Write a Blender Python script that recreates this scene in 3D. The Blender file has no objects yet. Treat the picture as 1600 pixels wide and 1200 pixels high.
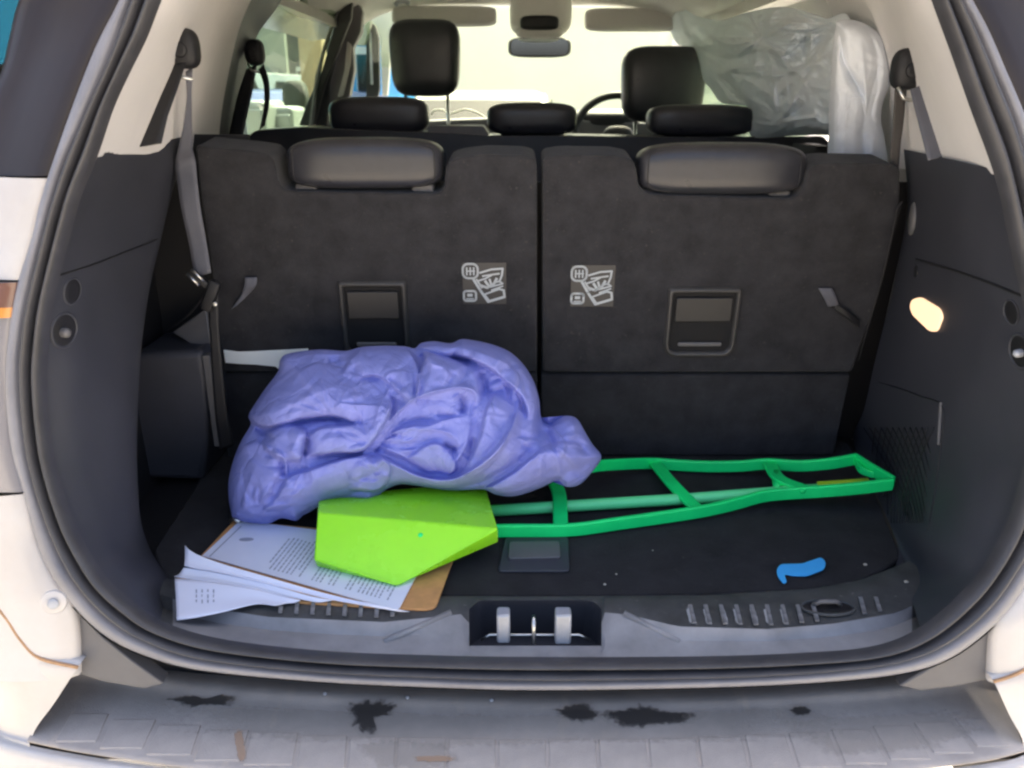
import bpy, bmesh, math, random
import numpy as np
from mathutils import Vector, Matrix, noise
from mathutils.bvhtree import BVHTree
R = math.radians
random.seed(7)
S = bpy.context.scene
COL = S.collection

# ------------------------------------------------------------------ camera
F = 1256.0                      # focal length in pixels of the 1600 px wide photograph
CAM = Vector((0.0, -0.93, 0.64))
TH = R(19.7)
cd = bpy.data.cameras.new('camera'); cam = bpy.data.objects.new('camera', cd); COL.objects.link(cam)
cam.location = CAM; cam.rotation_euler = (R(90) - TH, 0, 0)
cd.sensor_width = 36; cd.lens = F / 1600 * 36; cd.clip_start = 0.02; cd.clip_end = 2000
cd.dof.use_dof = True; cd.dof.focus_distance = 1.25; cd.dof.aperture_fstop = 6.5
S.camera = cam
S.render.resolution_x = 1024; S.render.resolution_y = 768

# ------------------------------------------------------------------ sky, sun, exposure
SUN_EL, SUN_AZ = 52.0, 18.0     # azimuth measured from +Y (ahead of the car) towards +X
w = bpy.data.worlds.new('World'); S.world = w; w.use_nodes = True
nt = w.node_tree; nt.nodes.clear()
sky = nt.nodes.new('ShaderNodeTexSky'); sky.sky_type = 'NISHITA'; sky.sun_disc = False
sky.sun_elevation = R(SUN_EL); sky.sun_rotation = R(SUN_AZ); sky.altitude = 50
sky.dust_density = 8.0; sky.air_density = 0.75; sky.ozone_density = 0.3
bg = nt.nodes.new('ShaderNodeBackground'); bg.inputs[1].default_value = 0.15
wo = nt.nodes.new('ShaderNodeOutputWorld')
nt.links.new(sky.outputs[0], bg.inputs[0]); nt.links.new(bg.outputs[0], wo.inputs[0])
sd = bpy.data.lights.new('sun', 'SUN'); sun = bpy.data.objects.new('sun', sd); COL.objects.link(sun)
sd.energy = 4.5; sd.angle = R(0.5); sd.color = (1.0, 0.95, 0.87)
sdir = Vector((math.sin(R(SUN_AZ)) * math.cos(R(SUN_EL)), math.cos(R(SUN_AZ)) * math.cos(R(SUN_EL)), math.sin(R(SUN_EL))))
sun.rotation_euler = sdir.to_track_quat('Z', 'Y').to_euler()
S.view_settings.view_transform = 'Standard'; S.view_settings.look = 'None'
S.view_settings.exposure = 2.15; S.view_settings.gamma = 1
S.render.engine = 'CYCLES'
S.cycles.max_bounces = 10; S.cycles.diffuse_bounces = 5; S.cycles.transparent_max_bounces = 12
S.cycles.filter_width = 2.4

# ------------------------------------------------------------------ helpers
RT = Vector((1, 0, 0)); FW = Vector((0, math.cos(TH), -math.sin(TH))); UP = Vector((0, math.sin(TH), math.cos(TH)))
def ray(px, py): return FW * F + RT * (px - 800) + UP * (600 - py)
def plane_hit(px, py, co, no):
    d = ray(px, py); return CAM + d * ((Vector(co) - CAM).dot(no) / d.dot(no))
def PY(px, py, y): return plane_hit(px, py, (0, y, 0), Vector((0, 1, 0)))
def PZ(px, py, z): return plane_hit(px, py, (0, 0, z), Vector((0, 0, 1)))
def PX(px, py, x): return plane_hit(px, py, (x, 0, 0), Vector((1, 0, 0)))
OPN = Vector((0, 1, -0.19)).normalized(); OPC = (0, -0.13, -0.035)
def PO(px, py, off=0.0): return plane_hit(px, py, Vector(OPC) - OPN * off, OPN)     # the tailgate opening
SBN = Vector((0, 1, 0.12)).normalized(); SBC = (0, 0.45, 0.0)
def PS(px, py, off=0.0): return plane_hit(px, py, Vector(SBC) - SBN * off, SBN)     # back of the third row
def P(t):
    if len(t) == 3: return PY(*t)
    return {'Z': PZ, 'Y': PY, 'X': PX, 'O': PO, 'S': PS}[t[2]](t[0], t[1], t[3])

MATS = {}
def mat(name, col, rough=0.6, metal=0.0, noise_scale=None, var=0.0, bump=0.0, bscale=400, spec=0.5, emit=None, sheen=0.0, coat=0.0, col2=None, sss=0.0):
    m = bpy.data.materials.new(name); m.use_nodes = True; t = m.node_tree; b = t.nodes['Principled BSDF']
    b.inputs['Base Color'].default_value = (*col, 1); b.inputs['Roughness'].default_value = rough
    b.inputs['Metallic'].default_value = metal; b.inputs['Specular IOR Level'].default_value = spec
    if sheen: b.inputs['Sheen Weight'].default_value = sheen
    if coat: b.inputs['Coat Weight'].default_value = coat; b.inputs['Coat Roughness'].default_value = 0.08
    if sss:
        b.inputs['Subsurface Weight'].default_value = sss; b.inputs['Subsurface Radius'].default_value = (0.01, 0.01, 0.01)
    tc = t.nodes.new('ShaderNodeTexCoord')
    if noise_scale:
        n = t.nodes.new('ShaderNodeTexNoise'); n.inputs['Scale'].default_value = noise_scale; n.inputs['Detail'].default_value = 6
        n.inputs['Roughness'].default_value = 0.65
        t.links.new(tc.outputs['Object'], n.inputs['Vector'])
        r = t.nodes.new('ShaderNodeValToRGB'); r.color_ramp.elements[0].position = 0.3; r.color_ramp.elements[1].position = 0.72
        c2 = col2 or tuple(min(1, c * (1 + var)) for c in col)
        c1 = col if col2 else tuple(c * (1 - var) for c in col)
        r.color_ramp.elements[0].color = (*c1, 1); r.color_ramp.elements[1].color = (*c2, 1)
        t.links.new(n.outputs['Fac'], r.inputs['Fac']); t.links.new(r.outputs['Color'], b.inputs['Base Color'])
        mr = t.nodes.new('ShaderNodeMapRange'); mr.inputs['To Min'].default_value = max(0.02, rough - 0.08); mr.inputs['To Max'].default_value = min(1, rough + 0.1)
        t.links.new(n.outputs['Fac'], mr.inputs['Value']); t.links.new(mr.outputs['Result'], b.inputs['Roughness'])
    if bump:
        n2 = t.nodes.new('ShaderNodeTexNoise'); n2.inputs['Scale'].default_value = bscale; n2.inputs['Detail'].default_value = 3
        t.links.new(tc.outputs['Object'], n2.inputs['Vector'])
        bp = t.nodes.new('ShaderNodeBump'); bp.inputs['Strength'].default_value = bump; bp.inputs['Distance'].default_value = 0.002
        t.links.new(n2.outputs['Fac'], bp.inputs['Height']); t.links.new(bp.outputs['Normal'], b.inputs['Normal'])
    if emit:
        b.inputs['Emission Color'].default_value = (*emit[:3], 1); b.inputs['Emission Strength'].default_value = emit[3]
    MATS[name] = m; return m
def glass(name, tint, gloss=0.08):
    m = bpy.data.materials.new(name); m.use_nodes = True; t = m.node_tree; t.nodes.clear()
    o = t.nodes.new('ShaderNodeOutputMaterial'); mx = t.nodes.new('ShaderNodeMixShader')
    a = t.nodes.new('ShaderNodeBsdfTransparent'); g = t.nodes.new('ShaderNodeBsdfGlossy')
    a.inputs[0].default_value = (*tint, 1); g.inputs['Roughness'].default_value = 0.02; mx.inputs[0].default_value = gloss
    t.links.new(a.outputs[0], mx.inputs[1]); t.links.new(g.outputs[0], mx.inputs[2]); t.links.new(mx.outputs[0], o.inputs[0])
    MATS[name] = m; return m

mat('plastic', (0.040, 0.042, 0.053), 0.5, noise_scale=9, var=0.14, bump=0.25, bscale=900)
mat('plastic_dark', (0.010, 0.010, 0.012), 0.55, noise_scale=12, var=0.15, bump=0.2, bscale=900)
mat('plastic_grey', (0.115, 0.112, 0.115), 0.45, noise_scale=20, var=0.12, bump=0.2, bscale=900)
mat('sill_dark', (0.058, 0.060, 0.061), 0.6, noise_scale=30, var=0.35, bump=0.5, bscale=600)
mat('sill_plastic', (0.235, 0.235, 0.245), 0.5, noise_scale=16, var=0.22, bump=0.2, bscale=900)  # paler copy of the sill plastic, sky reflection put into its colour
mat('rubber', (0.047, 0.047, 0.052), 0.42, noise_scale=25, var=0.2)
mat('flange', (0.20, 0.20, 0.22), 0.35, noise_scale=14, var=0.15)
mat('carpet', (0.032, 0.0315, 0.035), 0.95, noise_scale=26, var=0.34, bump=0.9, bscale=750, sheen=0.12, spec=0.2)
mat('floor_carpet', (0.024, 0.023, 0.025), 0.95, noise_scale=18, var=0.35, bump=0.9, bscale=650, sheen=0.05, spec=0.15)
mat('leather', (0.028, 0.029, 0.036), 0.30, noise_scale=30, var=0.12, bump=0.12, bscale=500)
mat('beige', (0.74, 0.72, 0.71), 0.8, noise_scale=5, var=0.05, bump=0.3, bscale=500)
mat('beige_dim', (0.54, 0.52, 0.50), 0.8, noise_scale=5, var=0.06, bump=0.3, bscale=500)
mat('liner', (0.74, 0.72, 0.69), 0.85, noise_scale=6, var=0.05, bump=0.3, bscale=500)
mat('white_paint', (0.54, 0.525, 0.51), 0.3, coat=0.4, noise_scale=7, col2=(0.47, 0.435, 0.40))
mat('dark_gloss', (0.012, 0.010, 0.011), 0.12, coat=0.6)
mat('tinted_glass', (0.022, 0.017, 0.018), 0.42, spec=0.35, noise_scale=5, var=.3)
mat('metal', (0.62, 0.62, 0.60), 0.3, metal=1.0, noise_scale=60, var=0.15)
mat('metal_grey', (0.36, 0.38, 0.42), 0.4, metal=0.3, noise_scale=40, var=0.15)
mat('webbing', (0.055, 0.050, 0.048), 0.55, bump=0.5, bscale=900, noise_scale=30, var=0.1)
mat('webbing_blue', (0.105, 0.108, 0.13), 0.5, bump=0.5, bscale=900, noise_scale=30, var=0.1)
mat('cloth', (0.262, 0.290, 0.655), 1.0, noise_scale=14, var=0.08, bump=0.3, bscale=1100, spec=0.02)
mat('lime', (0.35, 0.93, 0.025), 0.26, noise_scale=9, var=0.05, sss=0.25)
mat('green', (0.006, 0.90, 0.21), 0.42, noise_scale=16, var=0.10)
mat('green_tube', (0.15, 0.90, 0.36), 0.3, noise_scale=16, var=0.08)
mat('lime_tip', (0.36, 0.60, 0.03), 0.4)
mat('blue_tape', (0.06, 0.46, 0.97), 0.55, noise_scale=40, var=0.06)
mat('paper', (0.70, 0.74, 0.87), 0.7, noise_scale=10, var=0.03)
mat('paper_white', (0.74, 0.77, 0.90), 0.7, noise_scale=10, var=0.03)
mat('ink', (0.30, 0.33, 0.42), 0.8)
mat('board', (0.52, 0.27, 0.10), 0.6, noise_scale=60, var=0.14)
mat('orange_edge', (0.75, 0.36, 0.16), 0.7)
mat('sticker_print', (0.40, 0.44, 0.47), 0.6)
mat('sticker_base', (0.037, 0.036, 0.037), 0.5)
mat('sheet_silver', (0.84, 0.90, 0.95), 0.5, noise_scale=5, var=0.05, bump=0.3, bscale=120)
mat('cloth_white', (0.74, 0.78, 0.84), 0.8, noise_scale=12, var=0.06, bump=0.2, bscale=800)
mat('mirror', (0.75, 0.8, 0.8), 0.03, metal=1.0)
mat('lamp', (0.7, 0.5, 0.35), 0.4, emit=(1.0, 0.62, 0.36, .32))
mat('lens_grey', (0.22, 0.21, 0.22), 0.15, coat=0.5)
mat('lens_brown', (0.15, 0.07, 0.05), 0.15, coat=0.5)
mat('lens_orange', (0.65, 0.26, 0.05), 0.15, coat=0.5)
mat('rust_dirt', (0.42, 0.25, 0.13), 0.9, noise_scale=30, var=.4)
mat('paper_strip', (0.88, 0.92, 0.90), 0.7)
mat('paddle_plastic', (0.024, 0.023, 0.023), 0.5, noise_scale=20, var=0.1)
mat('handle_plastic', (0.042, 0.041, 0.041), 0.42, noise_scale=20, var=0.1)
mat('recess_shade', (0.004, 0.004, 0.005), 0.8)  # black standing in for shade inside the release handles
mat('rib_worn', (0.17, 0.17, 0.175), 0.6, noise_scale=90, var=.5)
mat('crumb', (0.45, 0.42, 0.36), 0.8)
mat('stain', (0.022, 0.020, 0.020), 0.25, noise_scale=60, var=0.4)
mat('cable', (0.85, 0.85, 0.75), 0.5)
mat('ground', (0.40, 0.36, 0.29), 0.95, noise_scale=0.4, var=0.12, bump=0.6, bscale=20)
mat('car_white', (0.72, 0.74, 0.70), 0.3, coat=0.4, noise_scale=2, var=0.05)
mat('car_blue', (0.05, 0.10, 0.36), 0.25, coat=0.5, noise_scale=2, var=0.08)
mat('car_cream', (0.60, 0.60, 0.50), 0.35, coat=0.3, noise_scale=2, var=0.05)
mat('pole', (0.55, 0.42, 0.25), 0.8, noise_scale=8, var=0.1)
mat('wall_pale', (0.62, 0.66, 0.58), 0.9, noise_scale=1.2, var=0.08)
mat('glare_cream', (0.88, 0.87, 0.74), 0.9, noise_scale=.6, var=0.05)
mat('wall_dark', (0.10, 0.105, 0.09), 0.9, noise_scale=3, var=0.35)
mat('sky_blue', (0.06, 0.50, 0.90), 0.7)
mat('tyre', (0.02, 0.02, 0.02), 0.8)
glass('windscreen', (0.93, 0.96, 0.85), 0.05)
glass('sun_block_glass', (0.24, 0.24, 0.24), 0.08)  # tint darkened to hold back sun through the rear side glass
glass('side_glass', (0.62, 0.70, 0.60), 0.06)

def lint(name, k=.10, sc=170):
    t = MATS[name].node_tree; b = t.nodes['Principled BSDF']; tc = t.nodes.new('ShaderNodeTexCoord')
    n = t.nodes.new('ShaderNodeTexNoise'); n.inputs['Scale'].default_value = sc; n.inputs['Detail'].default_value = 4
    r = t.nodes.new('ShaderNodeValToRGB'); r.color_ramp.elements[0].position = .66; r.color_ramp.elements[1].position = .74
    mx = t.nodes.new('ShaderNodeMixRGB'); mx.inputs[2].default_value = (k, k * .95, k * .9, 1); src = b.inputs['Base Color'].links[0].from_socket
    t.links.new(tc.outputs['Object'], n.inputs['Vector']); t.links.new(n.outputs['Fac'], r.inputs[0]); t.links.new(r.outputs[0], mx.inputs[0])
    t.links.new(src, mx.inputs[1]); t.links.new(mx.outputs[0], b.inputs['Base Color'])
lint('carpet', .058); lint('floor_carpet', .05); lint('sill_dark', .17, 120)
def translucent(name, k, tc_=(.72, .84, .88)):
    t = MATS[name].node_tree; b = t.nodes['Principled BSDF']; o = t.nodes['Material Output']
    tr = t.nodes.new('ShaderNodeBsdfTranslucent'); tr.inputs[0].default_value = (*tc_, 1); mx = t.nodes.new('ShaderNodeMixShader'); mx.inputs[0].default_value = k
    t.links.new(b.outputs[0], mx.inputs[1]); t.links.new(tr.outputs[0], mx.inputs[2]); t.links.new(mx.outputs[0], o.inputs['Surface'])
translucent('sheet_silver', .15); translucent('sky_blue', .7, (.08, .6, .95))
def fading(name, col, rough, amax):
    m = mat(name, col, rough); t = m.node_tree; b = t.nodes['Principled BSDF']; o = t.nodes['Material Output']
    at = t.nodes.new('ShaderNodeAttribute'); at.attribute_name = 'fade'; tc = t.nodes.new('ShaderNodeTexCoord')
    n = t.nodes.new('ShaderNodeTexNoise'); n.inputs['Scale'].default_value = 140; n.inputs['Detail'].default_value = 5
    a1 = t.nodes.new('ShaderNodeMath'); a1.operation = 'ADD'; mr = t.nodes.new('ShaderNodeMapRange'); mr.inputs['From Min'].default_value = .78; mr.inputs['From Max'].default_value = 1.15; mr.inputs['To Max'].default_value = amax
    tr = t.nodes.new('ShaderNodeBsdfTransparent'); mx = t.nodes.new('ShaderNodeMixShader')
    t.links.new(tc.outputs['Object'], n.inputs['Vector']); t.links.new(at.outputs['Fac'], a1.inputs[0]); t.links.new(n.outputs['Fac'], a1.inputs[1])
    t.links.new(a1.outputs[0], mr.inputs['Value']); t.links.new(mr.outputs['Result'], mx.inputs[0]); t.links.new(tr.outputs[0], mx.inputs[1]); t.links.new(b.outputs[0], mx.inputs[2]); t.links.new(mx.outputs[0], o.inputs['Surface'])
fading('stain', (0.050, 0.046, 0.044), 0.45, .82); fading('grime', (0.46, 0.30, 0.19), 0.9, .55); fading('dust', (0.42, 0.38, 0.33), 0.95, .3); fading('scuff', (0.50, 0.51, 0.52), 0.8, .6)

def wrinkles(name, sc, st, dist):
    # fine creasing of thin fabric, as a second bump under the weave
    t = MATS[name].node_tree; b = t.nodes['Principled BSDF']; tc = t.nodes.new('ShaderNodeTexCoord')
    n0 = t.nodes.new('ShaderNodeTexNoise'); n0.inputs['Scale'].default_value = sc * .5; mp = t.nodes.new('ShaderNodeVectorMath'); mp.operation = 'MULTIPLY_ADD'
    mp.inputs[1].default_value = (.10, .10, .10)
    n = t.nodes.new('ShaderNodeTexNoise'); n.inputs['Scale'].default_value = sc; n.inputs['Detail'].default_value = 2.5; n.inputs['Distortion'].default_value = .6
    ab = t.nodes.new('ShaderNodeMath'); ab.operation = 'SUBTRACT'; ab.inputs[1].default_value = .5; a2 = t.nodes.new('ShaderNodeMath'); a2.operation = 'ABSOLUTE'
    pw = t.nodes.new('ShaderNodeMath'); pw.operation = 'POWER'; pw.inputs[1].default_value = .6
    bp = t.nodes.new('ShaderNodeBump'); bp.inputs['Strength'].default_value = st; bp.inputs['Distance'].default_value = dist
    t.links.new(tc.outputs['Object'], n0.inputs['Vector']); t.links.new(n0.outputs['Color'], mp.inputs[0]); t.links.new(tc.outputs['Object'], mp.inputs[2])
    t.links.new(mp.outputs[0], n.inputs['Vector']); t.links.new(n.outputs['Fac'], ab.inputs[0]); t.links.new(ab.outputs[0], a2.inputs[0]); t.links.new(a2.outputs[0], pw.inputs[0])
    t.links.new(pw.outputs[0], bp.inputs['Height']); old = b.inputs['Normal'].links[0].from_node; t.links.new(bp.outputs[0], old.inputs['Normal'])
wrinkles('cloth', 14, .6, .010); wrinkles('sheet_silver', 6, .6, .014)

# two-tone dusty bumper material: warm dust over grey plastic
def bumper_mat():
    m = mat('bumper_plastic', (0.40, 0.362, 0.330), 0.7, noise_scale=9, var=0.2, bump=0.4, bscale=700)
    t = m.node_tree; b = t.nodes['Principled BSDF']
    n = t.nodes.new('ShaderNodeTexNoise'); n.inputs['Scale'].default_value = 30; n.inputs['Detail'].default_value = 8
    tc = t.nodes.new('ShaderNodeTexCoord'); mp = t.nodes.new('ShaderNodeMapping'); mp.inputs['Scale'].default_value = (1, 0.35, 1)
    t.links.new(tc.outputs['Object'], mp.inputs[0]); t.links.new(mp.outputs[0], n.inputs['Vector'])
    r = t.nodes.new('ShaderNodeValToRGB'); r.color_ramp.elements[0].position = 0.62; r.color_ramp.elements[1].position = 0.70
    r.color_ramp.elements[0].color = (0, 0, 0, 1); r.color_ramp.elements[1].color = (0.55, 0.55, 0.55, 1)
    t.links.new(n.outputs['Fac'], r.inputs[0])
    mx = t.nodes.new('ShaderNodeMixRGB'); mx.inputs[2].default_value = (0.50, 0.43, 0.36, 1)
    src = b.inputs['Base Color'].links[0].from_socket
    t.links.new(r.outputs[0], mx.inputs[0]); t.links.new(src, mx.inputs[1]); t.links.new(mx.outputs[0], b.inputs['Base Color'])
bumper_mat()

WL = {}
def W(o): return WL[o.name] if o is not None else Vector((0, 0, 0))
def tag(o, label=None, cat=None, group=None, kind=None):
    if label: o['label'] = label
    if cat: o['category'] = cat
    if group: o['group'] = group
    if kind: o['kind'] = kind
    return o
def empty(name, loc, label, cat, group=None):
    o = bpy.data.objects.new(name, None); COL.objects.link(o); o.location = loc; o.empty_display_size = 0.1
    WL[o.name] = Vector(loc); return tag(o, label, cat, group)
def mk(name, vs, fs, m, parent=None, smooth=True, bevel=0, solid=0, offset=-1, subsurf=0, segs=2, label=None, auto=None):
    """one mesh object from world-space vertices, its origin at their centre, hung on its parent"""
    vs = [Vector(v) for v in vs]
    c = Vector((0, 0, 0))
    for v in vs: c += v
    c /= max(1, len(vs))
    me = bpy.data.meshes.new(name); me.from_pydata([tuple(v - c) for v in vs], [], fs); me.validate()
    me.materials.append(MATS[m])
    if smooth: me.polygons.foreach_set('use_smooth', [True] * len(me.polygons))
    o = bpy.data.objects.new(name, me); COL.objects.link(o)
    if parent is not None: o.parent = parent
    o.location = c - W(parent); WL[o.name] = c
    if solid:
        md = o.modifiers.new('s', 'SOLIDIFY'); md.thickness = solid; md.offset = offset
    if subsurf:
        md = o.modifiers.new('ss', 'SUBSURF'); md.levels = subsurf; md.render_levels = subsurf
    if bevel:
        md = o.modifiers.new('b', 'BEVEL'); md.width = bevel; md.segments = segs; md.limit_method = 'ANGLE'; md.angle_limit = R(35)
        md.harden_normals = False
    if smooth and auto is not None:
        me.update()
        for e in me.edges: pass
        me.set_sharp_from_angle(angle=R(auto))
    if label: o['label'] = label
    return o
class MB:
    """collects primitives into one mesh"""
    def __init__(s): s.v = []; s.f = []
    def add(s, vs, fs):
        k = len(s.v); s.v += [Vector(v) for v in vs]; s.f += [tuple(i + k for i in f) for f in fs]; return s
    def box(s, c, h, rx=None, ry=None, rz=None):
        a = rx or Vector((1, 0, 0)); b = ry or Vector((0, 1, 0)); d = rz or Vector((0, 0, 1)); c = Vector(c)
        vs = [c + a * (h[0] * i) + b * (h[1] * j) + d * (h[2] * k) for k in (-1, 1) for j in (-1, 1) for i in (-1, 1)]
        return s.add(vs, [(0, 2, 3, 1), (4, 5, 7, 6), (0, 1, 5, 4), (2, 6, 7, 3), (0, 4, 6, 2), (1, 3, 7, 5)])
    def tube(s, pts, r, n=10, caps=True, sy=1.0):
        pts = [Vector(p) for p in pts]; k0 = len(s.v); up = None
        for i, p in enumerate(pts):
            t = (pts[min(i + 1, len(pts) - 1)] - pts[max(i - 1, 0)]).normalized()
            if up is None: up = Vector((0, 0, 1)) if abs(t.z) < 0.9 else Vector((0, 1, 0))
            a = t.cross(up).normalized(); b = a.cross(t).normalized(); up = b
            rr = r[i] if isinstance(r, (list, tuple)) else r
            for q in range(n):
                an = 2 * math.pi * q / n; s.v.append(p + a * (rr * math.cos(an)) + b * (rr * sy * math.sin(an)))
        for i in range(len(pts) - 1):
            for q in range(n):
                s.f.append((k0 + i * n + q, k0 + i * n + (q + 1) % n, k0 + (i + 1) * n + (q + 1) % n, k0 + (i + 1) * n + q))
        if caps:
            s.f.append(tuple(k0 + q for q in range(n))[::-1]); s.f.append(tuple(k0 + (len(pts) - 1) * n + q for q in range(n)))
        return s
    def disc(s, c, nrm, r, th, n=24, up=Vector((0, 0, 1)), sx=1.0, dome=0.0):
        nrm = nrm.normalized(); a = nrm.cross(up).normalized(); b = a.cross(nrm).normalized(); k = len(s.v); c = Vector(c)
        rings = [(1, 0), (1, th * 0.6), (0.93, th), (0.5, th + dome * 0.7)]
        for rr, hh in rings:
            for q in range(n):
                an = 2 * math.pi * q / n; s.v.append(c + a * (r * sx * rr * math.cos(an)) + b * (r * rr * math.sin(an)) + nrm * hh)
        s.v.append(c + nrm * (th + dome))
        for j in range(len(rings) - 1):
            for q in range(n): s.f.append((k + j * n + q, k + j * n + (q + 1) % n, k + (j + 1) * n + (q + 1) % n, k + (j + 1) * n + q))
        l = k + (len(rings) - 1) * n
        for q in range(n): s.f.append((l + q, l + (q + 1) % n, k + len(rings) * n))
        return s
    def ring(s, c, nrm, R0, r0, n=32, m=10, up=Vector((0, 0, 1)), sx=1.0, a0=0, a1=2 * math.pi):
        nrm = nrm.normalized(); a = nrm.cross(up).normalized(); b = a.cross(nrm).normalized(); k = len(s.v); c = Vector(c)
        for i in range(n):
            an = 2 * math.pi * i / n; d = a * (math.cos(an) * sx) + b * math.sin(an); dn = d.normalized()
            for j in range(m):
                bn = 2 * math.pi * j / m; s.v.append(c + d * R0 + dn * (r0 * math.cos(bn)) + nrm * (r0 * math.sin(bn)))
        for i in range(n):
            for j in range(m): s.f.append((k + i * m + j, k + ((i + 1) % n) * m + j, k + ((i + 1) % n) * m + (j + 1) % m, k + i * m + (j + 1) % m))
        return s
    def build(s, name, m, parent=None, **kw): return mk(name, s.v, s.f, m, parent, **kw)

def cr(pts, n, index=False):
    """Catmull-Rom resample of 3D (or 2D) points to n samples"""
    A = np.array([tuple(p) for p in pts], float); k = len(A)
    if index: u = np.linspace(0, k - 1, n)
    else:
        d = np.r_[0, np.cumsum(np.linalg.norm(np.diff(A, axis=0), axis=1))]
        u = np.interp(np.linspace(0, d[-1], n), d, np.arange(k))
    i = np.clip(u.astype(int), 0, k - 2); t = (u - i)[:, None]
    E = np.vstack([2 * A[0] - A[1], A, 2 * A[-1] - A[-2]])
    p0, p1, p2, p3 = E[i], E[i + 1], E[i + 2], E[i + 3]
    return 0.5 * ((2 * p1) + (-p0 + p2) * t + (2 * p0 - 5 * p1 + 4 * p2 - p3) * t ** 2 + (-p0 + 3 * p1 - 3 * p2 + p3) * t ** 3)
def loft(name, curves, n, m, material, parent, index=False, linear=False, flip=False, **kw):
    C = [cr([P(t) if not isinstance(t, Vector) else t for t in c], n, index) for c in curves]
    C = np.array(C)                                            # k, n, 3
    k = len(C); rows = []
    if linear or k == 2:
        for i in range(k - 1):
            for j in range(m if i < k - 2 else m + 1):
                t = j / m; rows.append(C[i] * (1 - t) + C[i + 1] * t)
        rows = np.array(rows)
    else:
        cols = [cr(C[:, i], (k - 1) * m + 1, True) for i in range(n)]
        rows = np.array(cols).transpose(1, 0, 2)
    vs = rows.reshape(-1, 3); r = len(rows); fs = []
    for a in range(r - 1):
        for b in range(n - 1):
            f = (a * n + b, a * n + b + 1, (a + 1) * n + b + 1, (a + 1) * n + b)
            fs.append(f[::-1] if flip else f)
    return mk(name, vs, fs, material, parent, **kw)
def slab(name, pts, thick, m, parent, bevel=0.0, **kw):
    """outline of world points given a thickness vector"""
    pts = [Vector(p) for p in pts]; n = len(pts); t = Vector(thick)
    vs = pts + [p + t for p in pts]
    fs = [tuple(range(n)), tuple(range(n, 2 * n))[::-1]] + [(i, i + n, (i + 1) % n + n, (i + 1) % n) for i in range(n)]
    nrm = Vector((0, 0, 0))
    for i in range(n): nrm += pts[i].cross(pts[(i + 1) % n])
    if nrm.dot(t) > 0: fs = [f[::-1] for f in fs]
    return mk(name, vs, fs, m, parent, smooth=kw.pop('smooth', bevel > 0), bevel=bevel, auto=kw.pop('auto', 40 if bevel > 0 else None), **kw)
def rrect(w, h, r, k=6, rb=None):
    """rounded rectangle outline (2D), centre 0"""
    o = []; rb = rb if rb is not None else r
    for cx, cy, a0, rr in ((w / 2 - r, h / 2 - r, 0, r), (-w / 2 + r, h / 2 - r, 90, r), (-w / 2 + rb, -h / 2 + rb, 180, rb), (w / 2 - rb, -h / 2 + rb, 270, rb)):
        for i in range(k + 1):
            a = R(a0 + 90 * i / k); o.append((cx + rr * math.cos(a), cy + rr * math.sin(a)))
    return o
def round_px(pts, r=6, k=3):
    """round the corners of a pixel polygon"""
    o = []; n = len(pts)
    for i in range(n):
        a, b, c = (np.array(pts[j % n][:2], float) for j in (i - 1, i, i + 1))
        da, dc = np.linalg.norm(a - b), np.linalg.norm(c - b); q = min(r, da * .45, dc * .45)
        s, e = b + (a - b) / da * q, b + (c - b) / dc * q
        for j in range(k + 1):
            t = j / k; o.append(tuple((1 - t) ** 2 * s + 2 * t * (1 - t) * b + t * t * e))
    return o
def cushion(name, c, h, m, parent, p=4.0, n=14, tilt=0.0, taper=0.0, fn=None, **kw):
    """rounded pad: cube grid pushed onto a superellipsoid"""
    vs = []; fs = []; idx = {}
    def vid(a):
        key = tuple(round(x, 5) for x in a)
        if key not in idx:
            v = np.array(a, float); l = (np.abs(v) ** p).sum() ** (1 / p); v = v / l
            x, y, z = v; x = x * (1 + taper * z)
            if fn: x, y, z = fn(x, y, z)
            q = Vector((x * h[0], y * h[1], z * h[2])); q.rotate(Matrix.Rotation(tilt, 3, 'X'))
            idx[key] = len(vs); vs.append(Vector(c) + q)
        return idx[key]
    g = [math.tan(t * math.pi / 4) for t in np.linspace(-1, 1, n + 1)]
    for ax in range(3):
        for sg in (-1, 1):
            for i in range(n):
                for j in range(n):
                    q = []
                    for di, dj in ((0, 0), (1, 0), (1, 1), (0, 1)):
                        a = [0, 0, 0]; a[ax] = sg; a[(ax + 1) % 3] = g[i + di]; a[(ax + 2) % 3] = g[j + dj]; q.append(vid(a))
                    fs.append(tuple(q) if sg > 0 else tuple(q[::-1]))
    return mk(name, vs, fs, m, parent, **kw)
def ribbon(name, pts, widths, m, parent, th=0.0015, n=40, **kw):
    """belt or strip: centre points with width vectors"""
    A = cr(pts, n); Wd = cr(widths, n, True) if len(widths) > 1 else np.array([widths[0]] * n)
    # match the width sampling to arc length
    if len(widths) == len(pts):
        d = np.r_[0, np.cumsum(np.linalg.norm(np.diff(np.array([tuple(p) for p in pts]), axis=0), axis=1))]
        u = np.interp(np.linspace(0, d[-1], n), d, np.arange(len(pts)))
        w0 = np.array([tuple(x) for x in widths]); Wd = np.stack([np.interp(u, np.arange(len(pts)), w0[:, k]) for k in range(3)], 1)
    vs = []; fs = []; K = 4
    for i in range(n):
        for j in range(K + 1): vs.append(A[i] + Wd[i] * (j / K - .5))
    for i in range(n - 1):
        for j in range(K): fs.append((i * (K + 1) + j, i * (K + 1) + j + 1, (i + 1) * (K + 1) + j + 1, (i + 1) * (K + 1) + j))
    return mk(name, vs, fs, m, parent, solid=th, offset=0, **kw)
def bvh(*obs):
    vs = []; fs = []
    for o in obs:
        k = len(vs); off = WL[o.name]
        vs += [v.co + off for v in o.data.vertices]; fs += [tuple(i + k for i in p.vertices) for p in o.data.polygons]
    return BVHTree.FromPolygons(vs, fs)
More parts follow.
